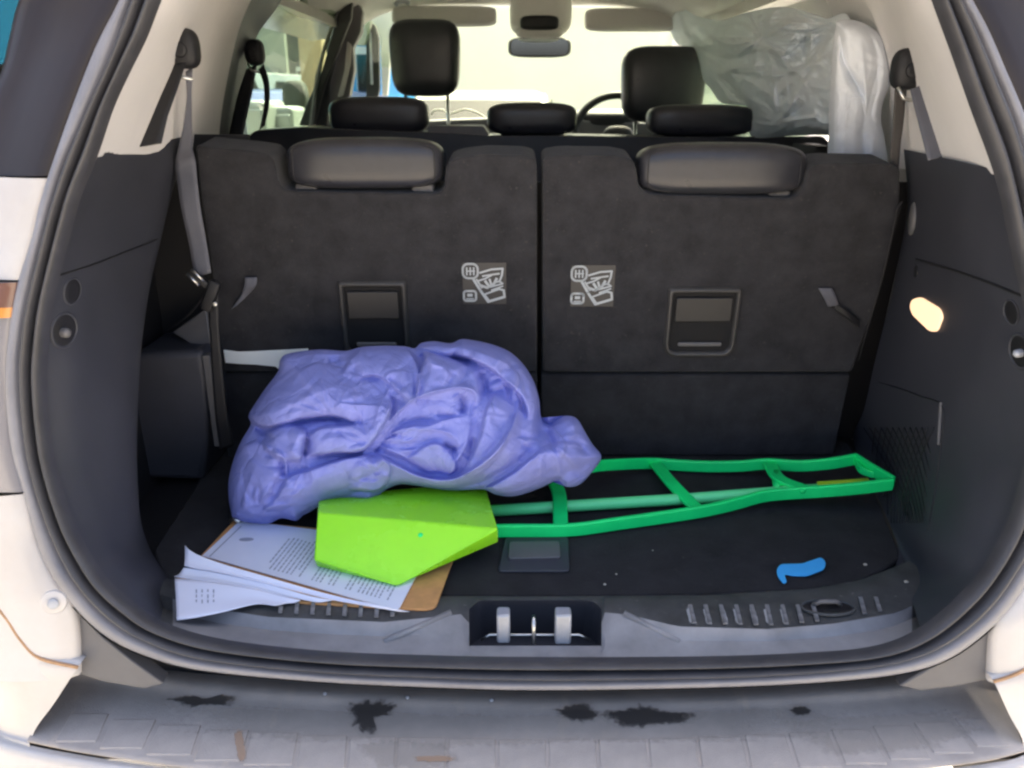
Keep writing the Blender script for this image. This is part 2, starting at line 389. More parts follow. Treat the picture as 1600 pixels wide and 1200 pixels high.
def hit(tree, px, py):
    l, n, i, d = tree.ray_cast(CAM, ray(px, py).normalized())
    if l is None: return None, None
    if n.dot(ray(px, py)) > 0: n = -n
    return l, n

def blob(name, px, m, par, tree, seed, off=.0006, grow=1.25):
    """thin irregular patch lying on a surface, fading out towards its edge"""
    rnd = random.Random(seed); pts = cr([(x, y, 0) for x, y in px + [px[0]]], 48)[:-1, :2]; cx, cy = pts.mean(0); n_ = len(pts)
    vs = []; fade = []; ks = [1 + rnd.uniform(-.12, .12) for _ in pts]
    for f, a in ((grow, 0.08), (1.0, .52), (.72, .85), (.35, .95)):
        for (x, y), k in zip(pts, ks):
            l, nn = hit(tree, cx + (x - cx) * k * f, cy + (y - cy) * k * f)
            if l is None: l, nn, _, _ = tree.find_nearest(vs[-1] if vs else PZ(x, y, -.1)); nn = nn if nn.z > 0 else -nn
            vs.append(l + nn * off); fade.append(a)
    l, nn = hit(tree, cx, cy)
    if l is None: l, nn = vs[-1], Vector((0, 0, 0))
    vs.append(l + nn * off); fade.append(1.0)
    fs = [(q * n_ + j, q * n_ + (j + 1) % n_, (q + 1) * n_ + (j + 1) % n_, (q + 1) * n_ + j) for q in range(3) for j in range(n_)] + [(3 * n_ + j, 3 * n_ + (j + 1) % n_, 4 * n_) for j in range(n_)]
    o = mk(name, vs, fs, m, par, smooth=True)
    at = o.data.attributes.new('fade', 'FLOAT', 'POINT'); at.data.foreach_set('value', fade[:len(o.data.vertices)])
    return o

# ------------------------------------------------------------------ setting
GZ = -0.80
g = 300
gs = [-g, -60, -20, -8, -3, 3, 8, 20, 60, g]
vs = [(x, y, GZ) for y in gs for x in gs]; k = len(gs)
go = mk('ground', vs, [(a * k + b, a * k + b + 1, (a + 1) * k + b + 1, (a + 1) * k + b) for a in range(k - 1) for b in range(k - 1)], 'ground', smooth=False)
tag(go, kind='structure')

# ================================================================== THE CAR
CX = 0.03
car = empty('parked_suv', (CX, 1.5, GZ), 'white sport utility vehicle with its tailgate open, seen into the black boot', 'car')
# opening contours, photograph pixels, from the left roof corner down round the sill to the right roof corner
A_ = [(206,-60),(184,0),(150,65),(125,125),(98,200),(73,275),(58,325),(47,375),(25,444),(12,520),(6,600),(15,700),(36,775),(55,850),(80,905),(112,948),(158,992),(219,1024),(312,1049),(500,1067),(660,1075),(840,1080),(1100,1076),(1280,1068),(1412,1054),(1490,1028),(1559,975),(1600,922),(1645,840),(1672,740),(1682,600),(1672,440),(1645,300),(1622,230),(1600,170),(1570,100),(1547,47),(1522,0),(1492,-60)]
B_ = [(230,-60),(206,0),(186,55),(166,109),(135,180),(104,250),(86,305),(73,350),(43,475),(34,530),(31,590),(40,694),(56,765),(78,830),(100,880),(130,925),(172,968),(225,1000),(316,1030),(500,1050),(660,1058),(840,1063),(1100,1059),(1275,1050),(1395,1035),(1470,1010),(1535,962),(1580,905),(1622,830),(1648,730),(1658,600),(1648,455),(1620,320),(1602,250),(1585,190),(1555,118),(1528,55),(1500,0),(1472,-60)]
C_ = [(266,-60),(243,0),(222,55),(195,110),(170,165),(145,239),(120,300),(103,360),(78,460),(68,530),(64,600),(72,690),(86,755),(110,825),(140,880),(165,915),(200,945),(250,979),(344,1006),(500,1024),(660,1031),(840,1034),(1100,1033),(1265,1027),(1370,1017),(1440,990),(1500,942),(1545,890),(1585,815),(1610,720),(1618,610),(1610,490),(1585,370),(1573,310),(1558,255),(1525,165),(1497,85),(1466,0),(1446,-60)]
NA = 220
def loop3(px, off=0.0): return [PO(x, y, off) for x, y in px]
Aw, Bw, Cw = loop3(A_), loop3(B_), loop3(C_)
n3 = -OPN                       # towards the camera
def blend(u, v, t, off): return [a * (1 - t) + b * t + n3 * off for a, b in zip(u, v)]
fl = loft('opening_flange', [blend(Aw, Aw, 0, -0.035), blend(Aw, Bw, 0.0, -0.006), blend(Aw, Bw, 0.25, 0.003), blend(Aw, Bw, 0.7, 0.004), blend(Aw, Bw, 1, -0.004)], NA, 4, 'flange', car, index=True)
seal = loft('door_seal', [blend(Bw, Cw, 0, -0.006), blend(Bw, Cw, 0.12, 0.006), blend(Bw, Cw, 0.3, 0.011), blend(Bw, Cw, 0.46, 0.002), blend(Bw, Cw, 0.52, -0.010), blend(Bw, Cw, 0.6, 0.002), blend(Bw, Cw, 0.78, 0.008), blend(Bw, Cw, 0.95, 0.0), blend(Bw, Cw, 1.0, -0.012)], NA, 3, 'rubber', car, index=True)

# --- bodywork outside the opening, left
lo = loop3(A_[:17])
def body_strip(name, sel, m, dx0, dx1, yb=0.03, idx=None, **kw):
    base = [lo[i] for i in sel] if idx is None else idx
    sg = -1 if base[0].x < 0 else 1
    return loft(name, [[b + Vector((0, 0.03, 0)) for b in base], [b + Vector((sg * 0.004, 0.001, 0)) for b in base],
                       [b + Vector((sg * 0.10, yb, 0)) for b in base], [b + Vector((sg * 0.21, yb + 0.05, 0)) for b in base], [b + Vector((sg * 0.25, yb + 0.35, 0)) for b in base]], 30, 4, m, car, index=False, **kw)
qi = [lo[i] for i in range(0, 6)]
loft('quarter_glass', [[v + Vector((0, .03, 0)) for v in qi], [v + Vector((-.004, .001, 0)) for v in qi],
    [PO(x, y, -.03) for x, y in ((120,-60),(84,0),(64,65),(40,125),(10,200),(-20,275))], [PO(x, y, -.06) for x, y in ((70,-60),(30,0),(13,65),(-4,125),(-60,200),(-130,275))],
    [PO(x, y, -.25) for x, y in ((90,-60),(52,0),(36,65),(20,125),(-30,200),(-90,275))]], 30, 4, 'tinted_glass', car, index=True)
def seg(y0, y1, px=A_[:17]):
    """part of the left outer contour between two pixel heights"""
    ys = [p[1] for p in px]; xs = [p[0] for p in px]
    return [PO(float(np.interp(y, ys, xs)), y) for y in np.linspace(y0, y1, 8)]
body_strip('rear_wing', None, 'white_paint', 0, 0, idx=seg(279, 438))
tl = body_strip('tail_lamp', None, 'lens_grey', 0, 0, idx=seg(441, 770), yb=0.015)
body_strip('lens_band', None, 'lens_brown', 0, 0, idx=[v + Vector((0, -0.004, 0)) for v in seg(441, 480)], yb=0.012)
body_strip('lens_band', None, 'lens_orange', 0, 0, idx=[v + Vector((0, -0.0035, 0)) for v in seg(480, 496)], yb=0.012)
body_strip('rear_wing', None, 'white_paint', 0, 0, idx=[PO(x, y) for x, y in ((37,773),(46,812),(55,850),(78,902),(100,935),(110,965),(114,1005),(115,1060))], yb=-0.003)
# right side
ro = [PO(*A_[i]) for i in range(len(A_) - 1, -1, -1)]
def segr(y0, y1):
    px = A_[25:][::-1]; ys = [p[1] for p in px]; xs = [p[0] for p in px]
    return [PO(float(np.interp(y, ys, xs)), y) for y in np.linspace(y0, y1, 8)]
body_strip('quarter_glass', None, 'tinted_glass', 0, 0, idx=segr(-60, 275))
body_strip('rear_wing', None, 'white_paint', 0, 0, idx=segr(279, 438))
body_strip('tail_lamp', None, 'lens_grey', 0, 0, idx=segr(441, 770), yb=0.015)
body_strip('rear_wing', None, 'white_paint', 0, 0, idx=[PO(x, y) for x, y in ((1665,773),(1640,850),(1600,925),(1566,968),(1557,1000),(1553,1070))], yb=-0.003)
# bump stop on the lower left wing, and its socket
c0 = PY(85, 940, -0.155)
MB().disc(c0, Vector((0.25, -1, 0.25)), 0.014, 0.004, dome=0.001).build('bump_stop', 'white_paint', car, auto=40)
MB().disc(c0 + Vector((0.002, -0.006, 0.001)), Vector((0.25, -1, 0.25)), 0.006, 0.001).build('stop_screw', 'metal_grey', car)

# --- bumper: grey step pad over the white bumper skin
BZ = -0.105
pad_in = [(100,930),(112,1000),(122,1040),(150,1052),(219,1060),(312,1072),(500,1086),(840,1096),(1100,1094),(1300,1084),(1412,1072),(1500,1050),(1556,1030),(1556,1000),(1560,975)]
pin = [PO(x, y, 0.0) for x, y in pad_in[:3]] 
inn = [(118,1040,'Z',-0.085),(170,1046,'Z',-0.09),(240,1054,'Z',-0.092),(330,1066,'Z',-0.095),(500,1080,'Z',-0.097),(840,1090,'Z',-0.098),(1100,1088,'Z',-0.098),(1300,1078,'Z',-0.096),(1420,1066,'Z',-0.093),(1500,1054,'Z',-0.09),(1552,1050,'Z',-0.085)]
mid = [(103,1058,'Z',-0.10),(160,1066,'Z',-0.10),(235,1078,'Z',-0.10),(325,1092,'Z',-0.101),(500,1102,'Z',-0.101),(840,1113,'Z',-0.101),(1100,1110,'Z',-0.101),(1300,1100,'Z',-0.101),(1425,1090,'Z',-0.10),(1510,1078,'Z',-0.10),(1562,1072,'Z',-0.10)]
mi2 = [(88,1085,'Z',-0.103),(150,1096,'Z',-0.103),(228,1106,'Z',-0.103),(322,1118,'Z',-0.104),(500,1128,'Z',-0.104),(840,1138,'Z',-0.104),(1100,1136,'Z',-0.104),(1300,1126,'Z',-0.104),(1428,1116,'Z',-0.103),(1520,1104,'Z',-0.103),(1572,1098,'Z',-0.103)]
out = [(46,1150,'Z',-0.110),(118,1166,'Z',-0.110),(212,1180,'Z',-0.110),(318,1194,'Z',-0.110),(500,1209,'Z',-0.110),(840,1219,'Z',-0.110),(1100,1217,'Z',-0.110),(1300,1206,'Z',-0.110),(1440,1193,'Z',-0.110),(1540,1180,'Z',-0.110),(1600,1166,'Z',-0.110)]
ou2 = [(44,1160,'Z',-0.118),(116,1174,'Z',-0.118),(210,1189,'Z',-0.118),(316,1203,'Z',-0.118),(500,1218,'Z',-0.118),(840,1229,'Z',-0.118),(1100,1226,'Z',-0.118),(1300,1215,'Z',-0.118),(1440,1202,'Z',-0.118),(1542,1189,'Z',-0.118),(1604,1174,'Z',-0.118)]
inn0 = [P(t) + Vector((0, 0.06, -0.02)) for t in inn]
pad = loft('bumper', [inn0, inn, mid, mi2, out, ou2], 120, 4, 'bumper_plastic', car, index=True)
pt = bvh(pad)
# raised tread blocks with grooves between them, along the bumper's outer half
def tread(x0t, x0b, x1t, x1b, yt, yb, parent):
    q = []
    for (x, y) in ((x0t, yt), (x1t, yt), (x1b, yb), (x0b, yb)):
        l, n = hit(pt, x, y); 
        if l is None: return
        q.append(l)
    q = [v + Vector((0, 0, 0.0005)) for v in q]
    slab('tread_block', [v + Vector((0, 0, 0.0013)) for v in q], (0, 0, -0.004), 'bumper_plastic', parent, bevel=0.0012)
def ytop(x): return float(np.interp(x, [40, 110, 170, 250, 330, 500, 800, 1100, 1300, 1450, 1560], [1105, 1112, 1120, 1130, 1140, 1150, 1157, 1154, 1143, 1130, 1118]))
def ybot(x): return float(np.interp(x, [40, 118, 212, 318, 500, 840, 1100, 1300, 1440, 1600], [1146, 1160, 1174, 1188, 1203, 1213, 1211, 1200, 1186, 1160]))
tx = [(66,52),(108,83),(172,152),(246,224),(316,300),(391,376),(468,458),(544,540),(620,617),(698,696),(776,776),(854,855),(932,935),(1010,1015),(1088,1095),(1160,1172),(1228,1246),(1295,1318),(1360,1388),(1424,1456),(1488,1524),(1540,1580)]
for (a, a2), (b, b2) in zip(tx[:-1], tx[1:]):
    tread(a + 3.5, a2 + 3.5, b - 1.5, b2 - 1.5, ytop((a + b) / 2), ybot((a2 + b2) / 2), pad)
# white bumper skin below and beside the pad
sk0 = [PZ(-120, 1085, -.121), PZ(-20, 1142, -.121)] + [P(t) + Vector((0, 0.0, -0.004)) for t in ou2] + [PZ(1680, 1120, -.121), PZ(1760, 1060, -.121)]
loft('bumper_skin', [sk0, [v + Vector((0, -0.012, -0.012)) for v in sk0], [v + Vector((0, -0.02, -0.10)) for v in sk0], [v + Vector((0, -0.0, -0.40)) for v in sk0]], 90, 4, 'white_paint', car, index=True)
def skin_side(up, lo_):
    u = [PO(x, y, .004) for x, y in up]; l = [PZ(x, y, -.112) for x, y in lo_]
    m_ = [(p * .5 + q * .5) + Vector((0, -.012 * min(1, i_ / 2), .012 * min(1, i_ / 2))) for i_, (p, q) in enumerate(zip(u, l))]
    loft('bumper_skin', [[v + Vector((0, .03, 0)) for v in u], u, m_, l, [v + Vector((0, -.005, -.05)) for v in l], [v + Vector((0, .02, -.4)) for v in l]], 30, 5, 'white_paint', car, index=True)
    MB().tube(cr([v + Vector((0, -.001, .0)) for v in u], 30), .0022, n=6).build('dirt_line', 'rust_dirt', car)
skin_side([(122,1042),(62,1027),(31,996),(0,952),(-90,860)], [(50,1152),(10,1140),(-30,1120),(-80,1095),(-200,1020)])
skin_side([(1552,1064),(1572,1058),(1600,1046),(1640,1020),(1720,960)], [(1600,1166),(1625,1150),(1650,1130),(1690,1100),(1800,1030)])
# corner jambs between seal and bumper
def jamb(px, zoff=0.0):
    f = [PO(x, y, -0.012) for x, y in px]
    slab('corner_jamb', f, (0, 0.02, 0), 'plastic_grey', car, bevel=0.002)
jamb([(96,915),(112,950),(117,1052),(165,1066),(225,1076),(255,1068),(205,1032),(160,996),(125,958),(104,925)])
jamb([(1605,915),(1562,975),(1553,1060),(1500,1072),(1440,1080),(1405,1072),(1450,1045),(1500,1018),(1555,972),(1592,915)])
# channel below the seal, coloured dark for its shadow gap
ch = A_[15:28]
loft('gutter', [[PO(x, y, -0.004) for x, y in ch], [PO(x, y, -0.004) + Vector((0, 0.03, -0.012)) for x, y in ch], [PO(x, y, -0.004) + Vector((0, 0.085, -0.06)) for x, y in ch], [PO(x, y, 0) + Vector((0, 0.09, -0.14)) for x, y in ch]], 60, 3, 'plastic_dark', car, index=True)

# --- floor of the boot
FLX0, FLX1 = -0.70, 0.68
floor = slab('boot_floor', [(FLX0, 0.012, -0.006), (FLX1, 0.012, -0.006), (FLX1, 0.70, -0.006), (FLX0, 0.70, -0.006)], (0, 0, -0.02), 'plastic_dark', car)
cp = [P((x, y, 'Z', 0.002)) for x, y in round_px([(256,903),(300,915),(420,926),(640,930),(860,931),(1100,928),(1270,920),(1345,908),(1395,880),(1408,868),(1370,775),(1325,690),(345,690),(300,770),(240,860)], 8)]
carpet = slab('boot_carpet', cp, (0, 0, -0.008), 'floor_carpet', car, bevel=0.003, label='black carpet board covering the boot floor')

# --- loading sill trim with a latch recess
xs = sorted(set([232, 250] + list(range(270, 1485, 15)) + [733, 737, 742, 748, 756, 916, 926, 932, 937, 940]))
def fi(X, Y): return lambda x: float(np.interp(x, X, Y))
r_c = fi([232, 250, 300, 420, 640, 860, 1100, 1270, 1345, 1400, 1440], [893, 900, 914, 926, 931, 932, 930, 920, 906, 885, 868])
r_m = fi([232, 250, 300, 420, 600, 700, 760, 920, 980, 1060, 1200, 1300, 1400, 1440], [918, 928, 946, 964, 972, 962, 955, 955, 960, 979, 983, 975, 958, 940])
r_o = fi([p[0] for p in C_[16:26]], [p[1] for p in C_[16:26]])
holeT = lambda x: 938 + 14 * max(0, 1 - (x - 733) / 22) ** 2 + 14 * max(0, 1 - (940 - x) / 22) ** 2
holeB = lambda x: 1009
vs = []; fs = []; nr = 7
for x in xs:
    inh = 733 <= x <= 940
    a, b, c = r_c(x), r_m(x), r_o(x)
    if inh: ys = [(a, .003), ((a + 938) / 2, .007), (holeT(x), .007), ((938 + 1009) / 2, .0), (1009, -.012), ((1009 + c) / 2, None), (c, None)]
    else: ys = [(a, .003), (a * .85 + b * .15, .010), (a * .5 + b * .5, .011), (b, .009), (b * .6 + c * .4, -.004), (b * .3 + c * .7, None), (c, None)]
    zc = PO(x, c, -0.006); 
    for q, (y, z) in enumerate(ys):
        if q == nr - 1: vs.append(zc)
        elif z is None:
            zz = zc.z * .6 + ys[q - 1][1] * .4; vs.append(PZ(x, y, zz))
        else: vs.append(PZ(x, y, z))
for i in range(len(xs) - 1):
    for q in range(nr - 1):
        if 733 <= xs[i] < 940 and q in (2, 3): continue
        fs.append((i * nr + q, i * nr + q + 1, (i + 1) * nr + q + 1, (i + 1) * nr + q))
sill = mk('sill_trim', vs, fs, 'sill_plastic', car, auto=30)
sill.data.materials.append(MATS['sill_dark'])
for pl_, f_ in zip(sill.data.polygons, fs):
    row = f_[0] % nr; xx = xs[f_[0] // nr]
    if xx < 255 or xx >= 1417: pl_.material_index = 1
    elif row <= 2 and not (728 < xx < 940): pl_.material_index = 1
    elif row <= 1: pl_.material_index = 1
# bucket of the latch recess
hx = [x for x in xs if 733 <= x <= 940]
rim = [PZ(x, holeT(x), .007) for x in hx] + [PZ(x, 1009, -.012) for x in hx[::-1]]
bot = [Vector((v.x * 0.985 + 0.0, v.y * 0.9 + (0.012 if i < len(hx) else 0.006), -0.062)) for i, v in enumerate(rim)]
n = len(rim)
mk('latch_recess', rim + bot, [(i, (i + 1) % n, n + (i + 1) % n, n + i) for i in range(n)] + [tuple(range(n, 2 * n))], 'plastic', sill, auto=40)
def zbox(name, px0, px1, py0, py1, y, d, m, par, bevel=0.001):
    a, b = PY(px0, py0, y), PY(px1, py1, y); c = (a + b) / 2
    return MB().box(c + Vector((0, d / 2, 0)), (abs(b.x - a.x) / 2, d / 2, abs(a.z - b.z) / 2)).build(name, m, par, bevel=bevel, auto=40)
zbox('latch_post', 776, 797, 962, 1006, -0.085, 0.02, 'metal_grey', sill, 0.003)
zbox('latch_post', 868, 892, 962, 1008, -0.085, 0.02, 'metal_grey', sill, 0.003)
MB().tube([PY(834, 1004, -.085), PY(834, 984, -.085), PY(834, 967, -.082), PY(834, 964, -.07)], 0.0026).build('striker', 'metal', sill)
MB().tube([PY(752, 1000, -.066), PY(765, 992, -.066), PY(905, 992, -.066), PY(922, 1000, -.066)], 0.0018).build('latch_bar', 'metal', sill)
# ribs on the textured top band
def rib(x, y0, y1, sl):
    a, b = PZ(x, y0, .0125), PZ(x + sl, y1, .0115); dx = Vector((0.0028, 0, 0)); dz = Vector((0, 0, 0.0022))
    MB().add([a - dx, a + dx, b + dx, b - dx, a - dx + dz, a + dx + dz, b + dx + dz, b - dx + dz], [(0, 3, 2, 1), (4, 5, 6, 7), (0, 1, 5, 4), (2, 3, 7, 6), (1, 2, 6, 5), (0, 4, 7, 3)]).build('tread_rib', 'rib_worn', sill, smooth=False, bevel=0.0007)
for i in range(9):
    x = 1078 + i * 24; rib(x, 946, r_m(x + 8) - 5, 7)
for x in (1344, 1368): rib(x, 934, r_m(x + 8) - 6, 7)
for i in range(8):
    x = 440 + i * 25; rib(x, 940, r_m(x) - 6, -2)
# oval hook recess in the sill, right
c = PZ(1293, 950, .0125)
MB().disc(c, Vector((0, 0, 1)), 0.016, 0.0006, sx=2.1, up=Vector((0, 1, 0))).build('hook_recess', 'plastic_dark', sill)
MB().ring(c + Vector((0, 0, .001)), Vector((0, 0, 1)), 0.0165, 0.0022, sx=2.05, up=Vector((0, 1, 0))).build('recess_rim', 'sill_dark', sill)
MB().tube([c + Vector((-.018, .004, .002)), c + Vector((-.01, .0, .010)), c + Vector((.01, .0, .010)), c + Vector((.018, .004, .002))], .003).build('tie_down_hook', 'plastic_grey', sill)
# bracing gussets each side of the recess
for a, b in (((975, 958), (1062, 1003)), ((705, 957), (600, 1003))):
    p, q = PZ(a[0], a[1], .010), PZ(b[0], b[1], -.006)
    MB().tube([p, q], .004, n=8).build('sill_rib', 'sill_plastic', sill)
sbt = bvh(sill)
for i in range(11):
    x = 1075 + i * 24 + (i * 7 % 5)
    if 1235 < x < 1345: continue
    blob('scuff_mark', [(x - 3, 955), (x + 3, 953), (x + 9, 968), (x + 10, 977), (x + 3, 977), (x, 966)], 'scuff', sill, sbt, 80 + i, off=.0028)
# lift handle of the floor board, near the middle
def floor_poly(pts, z): return [PZ(x, y, z) for x, y in pts]
slab('floor_handle', floor_poly(round_px([(790,838),(888,838),(890,892),(778,892)], 6), 0.0062), (0, 0, -0.003), 'plastic', car, bevel=0.001)
fh = slab('handle_flap', floor_poly(round_px([(796,846),(874,845),(876,870),(794,872)], 4), 0.0088), (0, 0, -0.003), 'plastic_grey', car, bevel=0.001)

# --- side trims (dark plastic below the windows)
w0 = [(145,239),(103,360),(78,460),(68,530),(64,600),(72,690),(86,755),(110,825),(140,880),(165,915),(200,945),(250,979)]
W0 = [PO(x, y, -0.008) for x, y in w0]
W1 = [P(t) for t in [(200,229,.14),(168,320,.10),(150,420,.06),(140,500,.04),(136,570,.02),(138,660,.00),(146,730,-.01),(162,795,-.015),(182,845,-.02),(202,880,-.03),(225,910,-.04),(255,940,'Z',-.004)]]
W2 = [P(t) for t in [(300,210,.45),(272,290,.38),(250,380,.30),(234,450,.24),(222,530,.19),(217,610,.15),(214,690,.11),(215,760,.085),(219,815,.075),(232,855,'Z',.004),(246,880,'Z',.002),(262,906,'Z',.001)]]
W3 = [v + Vector((-0.10, 0.03, 0)) for v in W2]
lw = loft('side_trim', [W0, W1, W2, W3], 60, 8, 'plastic', car, index=True, label='dark plastic side trim on the left of the boot')
# right
v0 = [(1562,266),(1585,370),(1602,440),(1612,520),(1618,610),(1610,720),(1585,815),(1545,890),(1500,942),(1440,988)]
V0 = [PO(x, y, -0.008) for x, y in v0]
V1 = [P(t) for t in [(1490,250,.14),(1500,330,.12),(1500,420,.12),(1500,500,.12),(1498,600,.10),(1490,700,.08),(1475,790,.05),(1455,850,.03),(1430,890,'Z',.006),(1420,925,'Z',.006)]]
V2 = [P(t) for t in [(1412,233,.43),(1418,320,.42),(1405,400,.42),(1388,480,.42),(1368,560,.42),(1350,640,.42),(1333,690,'Z',.002),(1370,775,'Z',.002),(1402,850,'Z',.002),(1400,885,'Z',.002)]]
V3 = [v + Vector((0.05, 0.05, 0)) for v in V2[:6]] + [v + Vector((0.02, 0.0, -0.004)) for v in V2[6:]]
rw = loft('side_trim', [V0, V1, V2], 60, 8, 'plastic', car, index=True, label='dark plastic side trim on the right of the boot with the lit lamp')
lt, rt = bvh(lw), bvh(rw)
def on(tree, name, px, py, r, th, m, par, sx=1.0, dome=0.0, off=0.0, **kw):
    l, n = hit(tree, px, py)
    if l is None: print('MISS', name, px, py); return
    return MB().disc(l + n * off, n, r, th, sx=sx, dome=dome).build(name, m, par, auto=50, **kw)
def onring(tree, name, px, py, Rr, r, m, par, sx=1.0, off=0.0):
    l, n = hit(tree, px, py)
    if l is None: print('MISS', name, px, py); return
    return MB().ring(l + n * off, n, Rr, r, sx=sx).build(name, m, par)
on(lt, 'shopping_bag_hook', 100, 516, .0200, .001, 'plastic_dark', lw); onring(lt, 'hook_rim', 100, 516, .0205, .0022, 'plastic', lw)
on(lt, 'hook_pin', 97, 519, .0060, .008, 'plastic_grey', lw, dome=.003)
on(lt, 'trim_plug', 113, 455, .0150, .001, 'plastic_dark', lw, dome=-.0005); onring(lt, 'plug_rim', 113, 455, .0155, .0014, 'plastic', lw)
on(lt, 'trim_plug', 238, 466, .009, .002, 'plastic', lw, dome=.001); on(lt, 'trim_plug', 257, 402, .010, .002, 'plastic', lw, dome=.001)
on(rt, 'shopping_bag_hook', 1596, 549, .0200, .001, 'plastic_dark', rw); onring(rt, 'hook_rim', 1594, 549, .0205, .0022, 'plastic', rw)
on(rt, 'hook_pin', 1597, 551, .0050, .008, 'metal_grey', rw, dome=.003)
on(rt, 'trim_plug', 1582, 488, .0145, .001, 'plastic_dark', rw); onring(rt, 'plug_rim', 1580, 488, .015, .0014, 'plastic', rw)
on(rt, 'trim_plug', 1432, 424, .0095, .002, 'plastic_dark', rw)
on(rt, 'belt_guide', 1427, 342, .026, .004, 'plastic_grey', rw, sx=.7, dome=.002)
# feature lines as fine raised beads following the trim
def bead(tree, name, pts, r, m, par, n=24):
    q = []
    for x, y in cr([(a, b, 0) for a, b in pts], n)[:, :2]:
        l, nn = hit(tree, x, y)
        if l is not None: q.append(l + nn * 0.0003)
    if len(q) > 2: MB().tube(q, r, n=6).build(name, m, par)
bead(lt, 'trim_seam', [(86,432),(140,415),(200,392),(245,374)], .0012, 'plastic_dark', lw)
bead(rt, 'trim_seam', [(1432,405),(1500,425),(1560,447),(1606,466)], .0018, 'plastic_dark', rw)
bead(rt, 'trim_seam', [(1345,590),(1400,605),(1440,620),(1474,636),(1470,700),(1462,760),(1450,830)], .0010, 'plastic_dark', rw)
bead(rt, 'pocket_bead', [(1471,628),(1469,660),(1467,695)], .0028, 'plastic_grey', rw)  # paler raised bead along the pocket edge
# net of the side pocket: mesh cords over the lower right trim
mb = MB()
for i in range(13):
    for k in (0, 1):
        q = []
        for j in range(12):
            t = j / 11; y = 668 + t * 150; u = i / 12 + (t * .55 if k else -t * .55)
            if 0 <= u <= 1:
                x0 = 1352 + (y - 668) * .28; x1 = 1462 - (y - 668) * .10
                l, nn = hit(rt, x0 + (x1 - x0) * u, y)
                if l is not None: q.append(l + nn * .003)
        if len(q) > 2: mb.tube(q, .0009, n=4)
tag(mb.build('pocket_net', 'plastic_dark', rw, label='black mesh net of the side pocket'), kind='stuff')
# lit boot lamp
l, nn = hit(rt, 1450, 491)
ax = Vector((0, 0, 1)); a = nn.cross(ax).normalized(); b = a.cross(nn).normalized()
lp = [PO(0, 0)] * 0
for x, y in round_px([(1427,468),(1440,464),(1470,482),(1475,495),(1466,518),(1455,518),(1428,492),(1424,480)], 5):
    q, _ = hit(rt, x, y); lp.append(q + nn * .003)
slab('boot_lamp', lp, -nn * .005, 'lamp', rw, bevel=.001, label='lit courtesy lamp glowing warm white')

# --- recess behind the left trim: wall, inner cover box, post
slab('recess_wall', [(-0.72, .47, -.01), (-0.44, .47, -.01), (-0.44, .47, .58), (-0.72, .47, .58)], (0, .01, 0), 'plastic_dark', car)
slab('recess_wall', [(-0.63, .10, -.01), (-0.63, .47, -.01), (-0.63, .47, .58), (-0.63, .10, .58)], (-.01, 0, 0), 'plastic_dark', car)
fr = [P(t) for t in [(205,552,.33),(318,548,.33),(322,600,.33),(322,690,.33),(318,752,'Z',.0),(205,748,.33)]]
cb = slab('jack_cover', fr, (0, .13, 0), 'plastic', car, bevel=.012, segs=4)
MB().box(PY(334, 625, .335), (.007, .01, .082)).build('cover_rib', 'plastic_grey', car, bevel=.003, auto=40)
slab('recess_gusset', [P(t) for t in [(268,520,.40),(322,482,.40),(330,536,.38),(316,548,.36)]], (0, .02, 0), 'plastic_grey', car, bevel=.003)

# --- third row seats
T = Vector((0, .085, .01))
left_px = [(305,227),(387,235),(418,240),(428,250),(434,283),(442,295),(455,299),(684,303),(694,296),(697,262),(703,252),(720,246),(760,241),(818,243),(836,248),(839,260),(839,581),(348,581),(330,420),(312,300)]
right_px = [(848,252),(854,246),(880,242),(960,243),(988,249),(994,262),(998,290),(1008,301),(1020,304),(1238,310),(1250,304),(1258,285),(1264,266),(1276,257),(1300,254),(1395,256),(1407,264),(1406,330),(1378,450),(1331,582),(848,582)]
def seat(px, label, low, hx):
    s = empty('third_row_seat', (0, 0, 0), None, None); del_keys = None
    s.parent = car; c = PS(*px[0]); WL[s.name] = Vector((PS(sum(p[0] for p in px) / len(px), 700).x, .5, 0)); s.location = WL[s.name] - W(car)
    s['label'] = label
    bk = slab('backrest', [PS(x, y, .012) for x, y in round_px(px, 5, 2)], T, 'carpet', s, bevel=.008, segs=3)
    lowo = slab('lower_flap', [PS(x, y, .004) for x, y in low], T, 'carpet', s, bevel=.004)
    return s, bk, lowo
ls, lb, _ = seat(left_px, 'left folding third-row seat, black carpeted back', [(348,585),(839,585),(839,716),(355,716)], 0)
rs, rb, _ = seat(right_px, 'right folding third-row seat, black carpeted back', [(846,586),(1329,586),(1303,712),(846,712)], 0)
# dark sheet standing in for shade behind and beside the seats
slab('gap_shade', [(-.66, .56, -.01), (.70, .56, -.01), (.70, .50, .50), (-.66, .50, .50)], (0, .01, 0), 'plastic_dark', car)

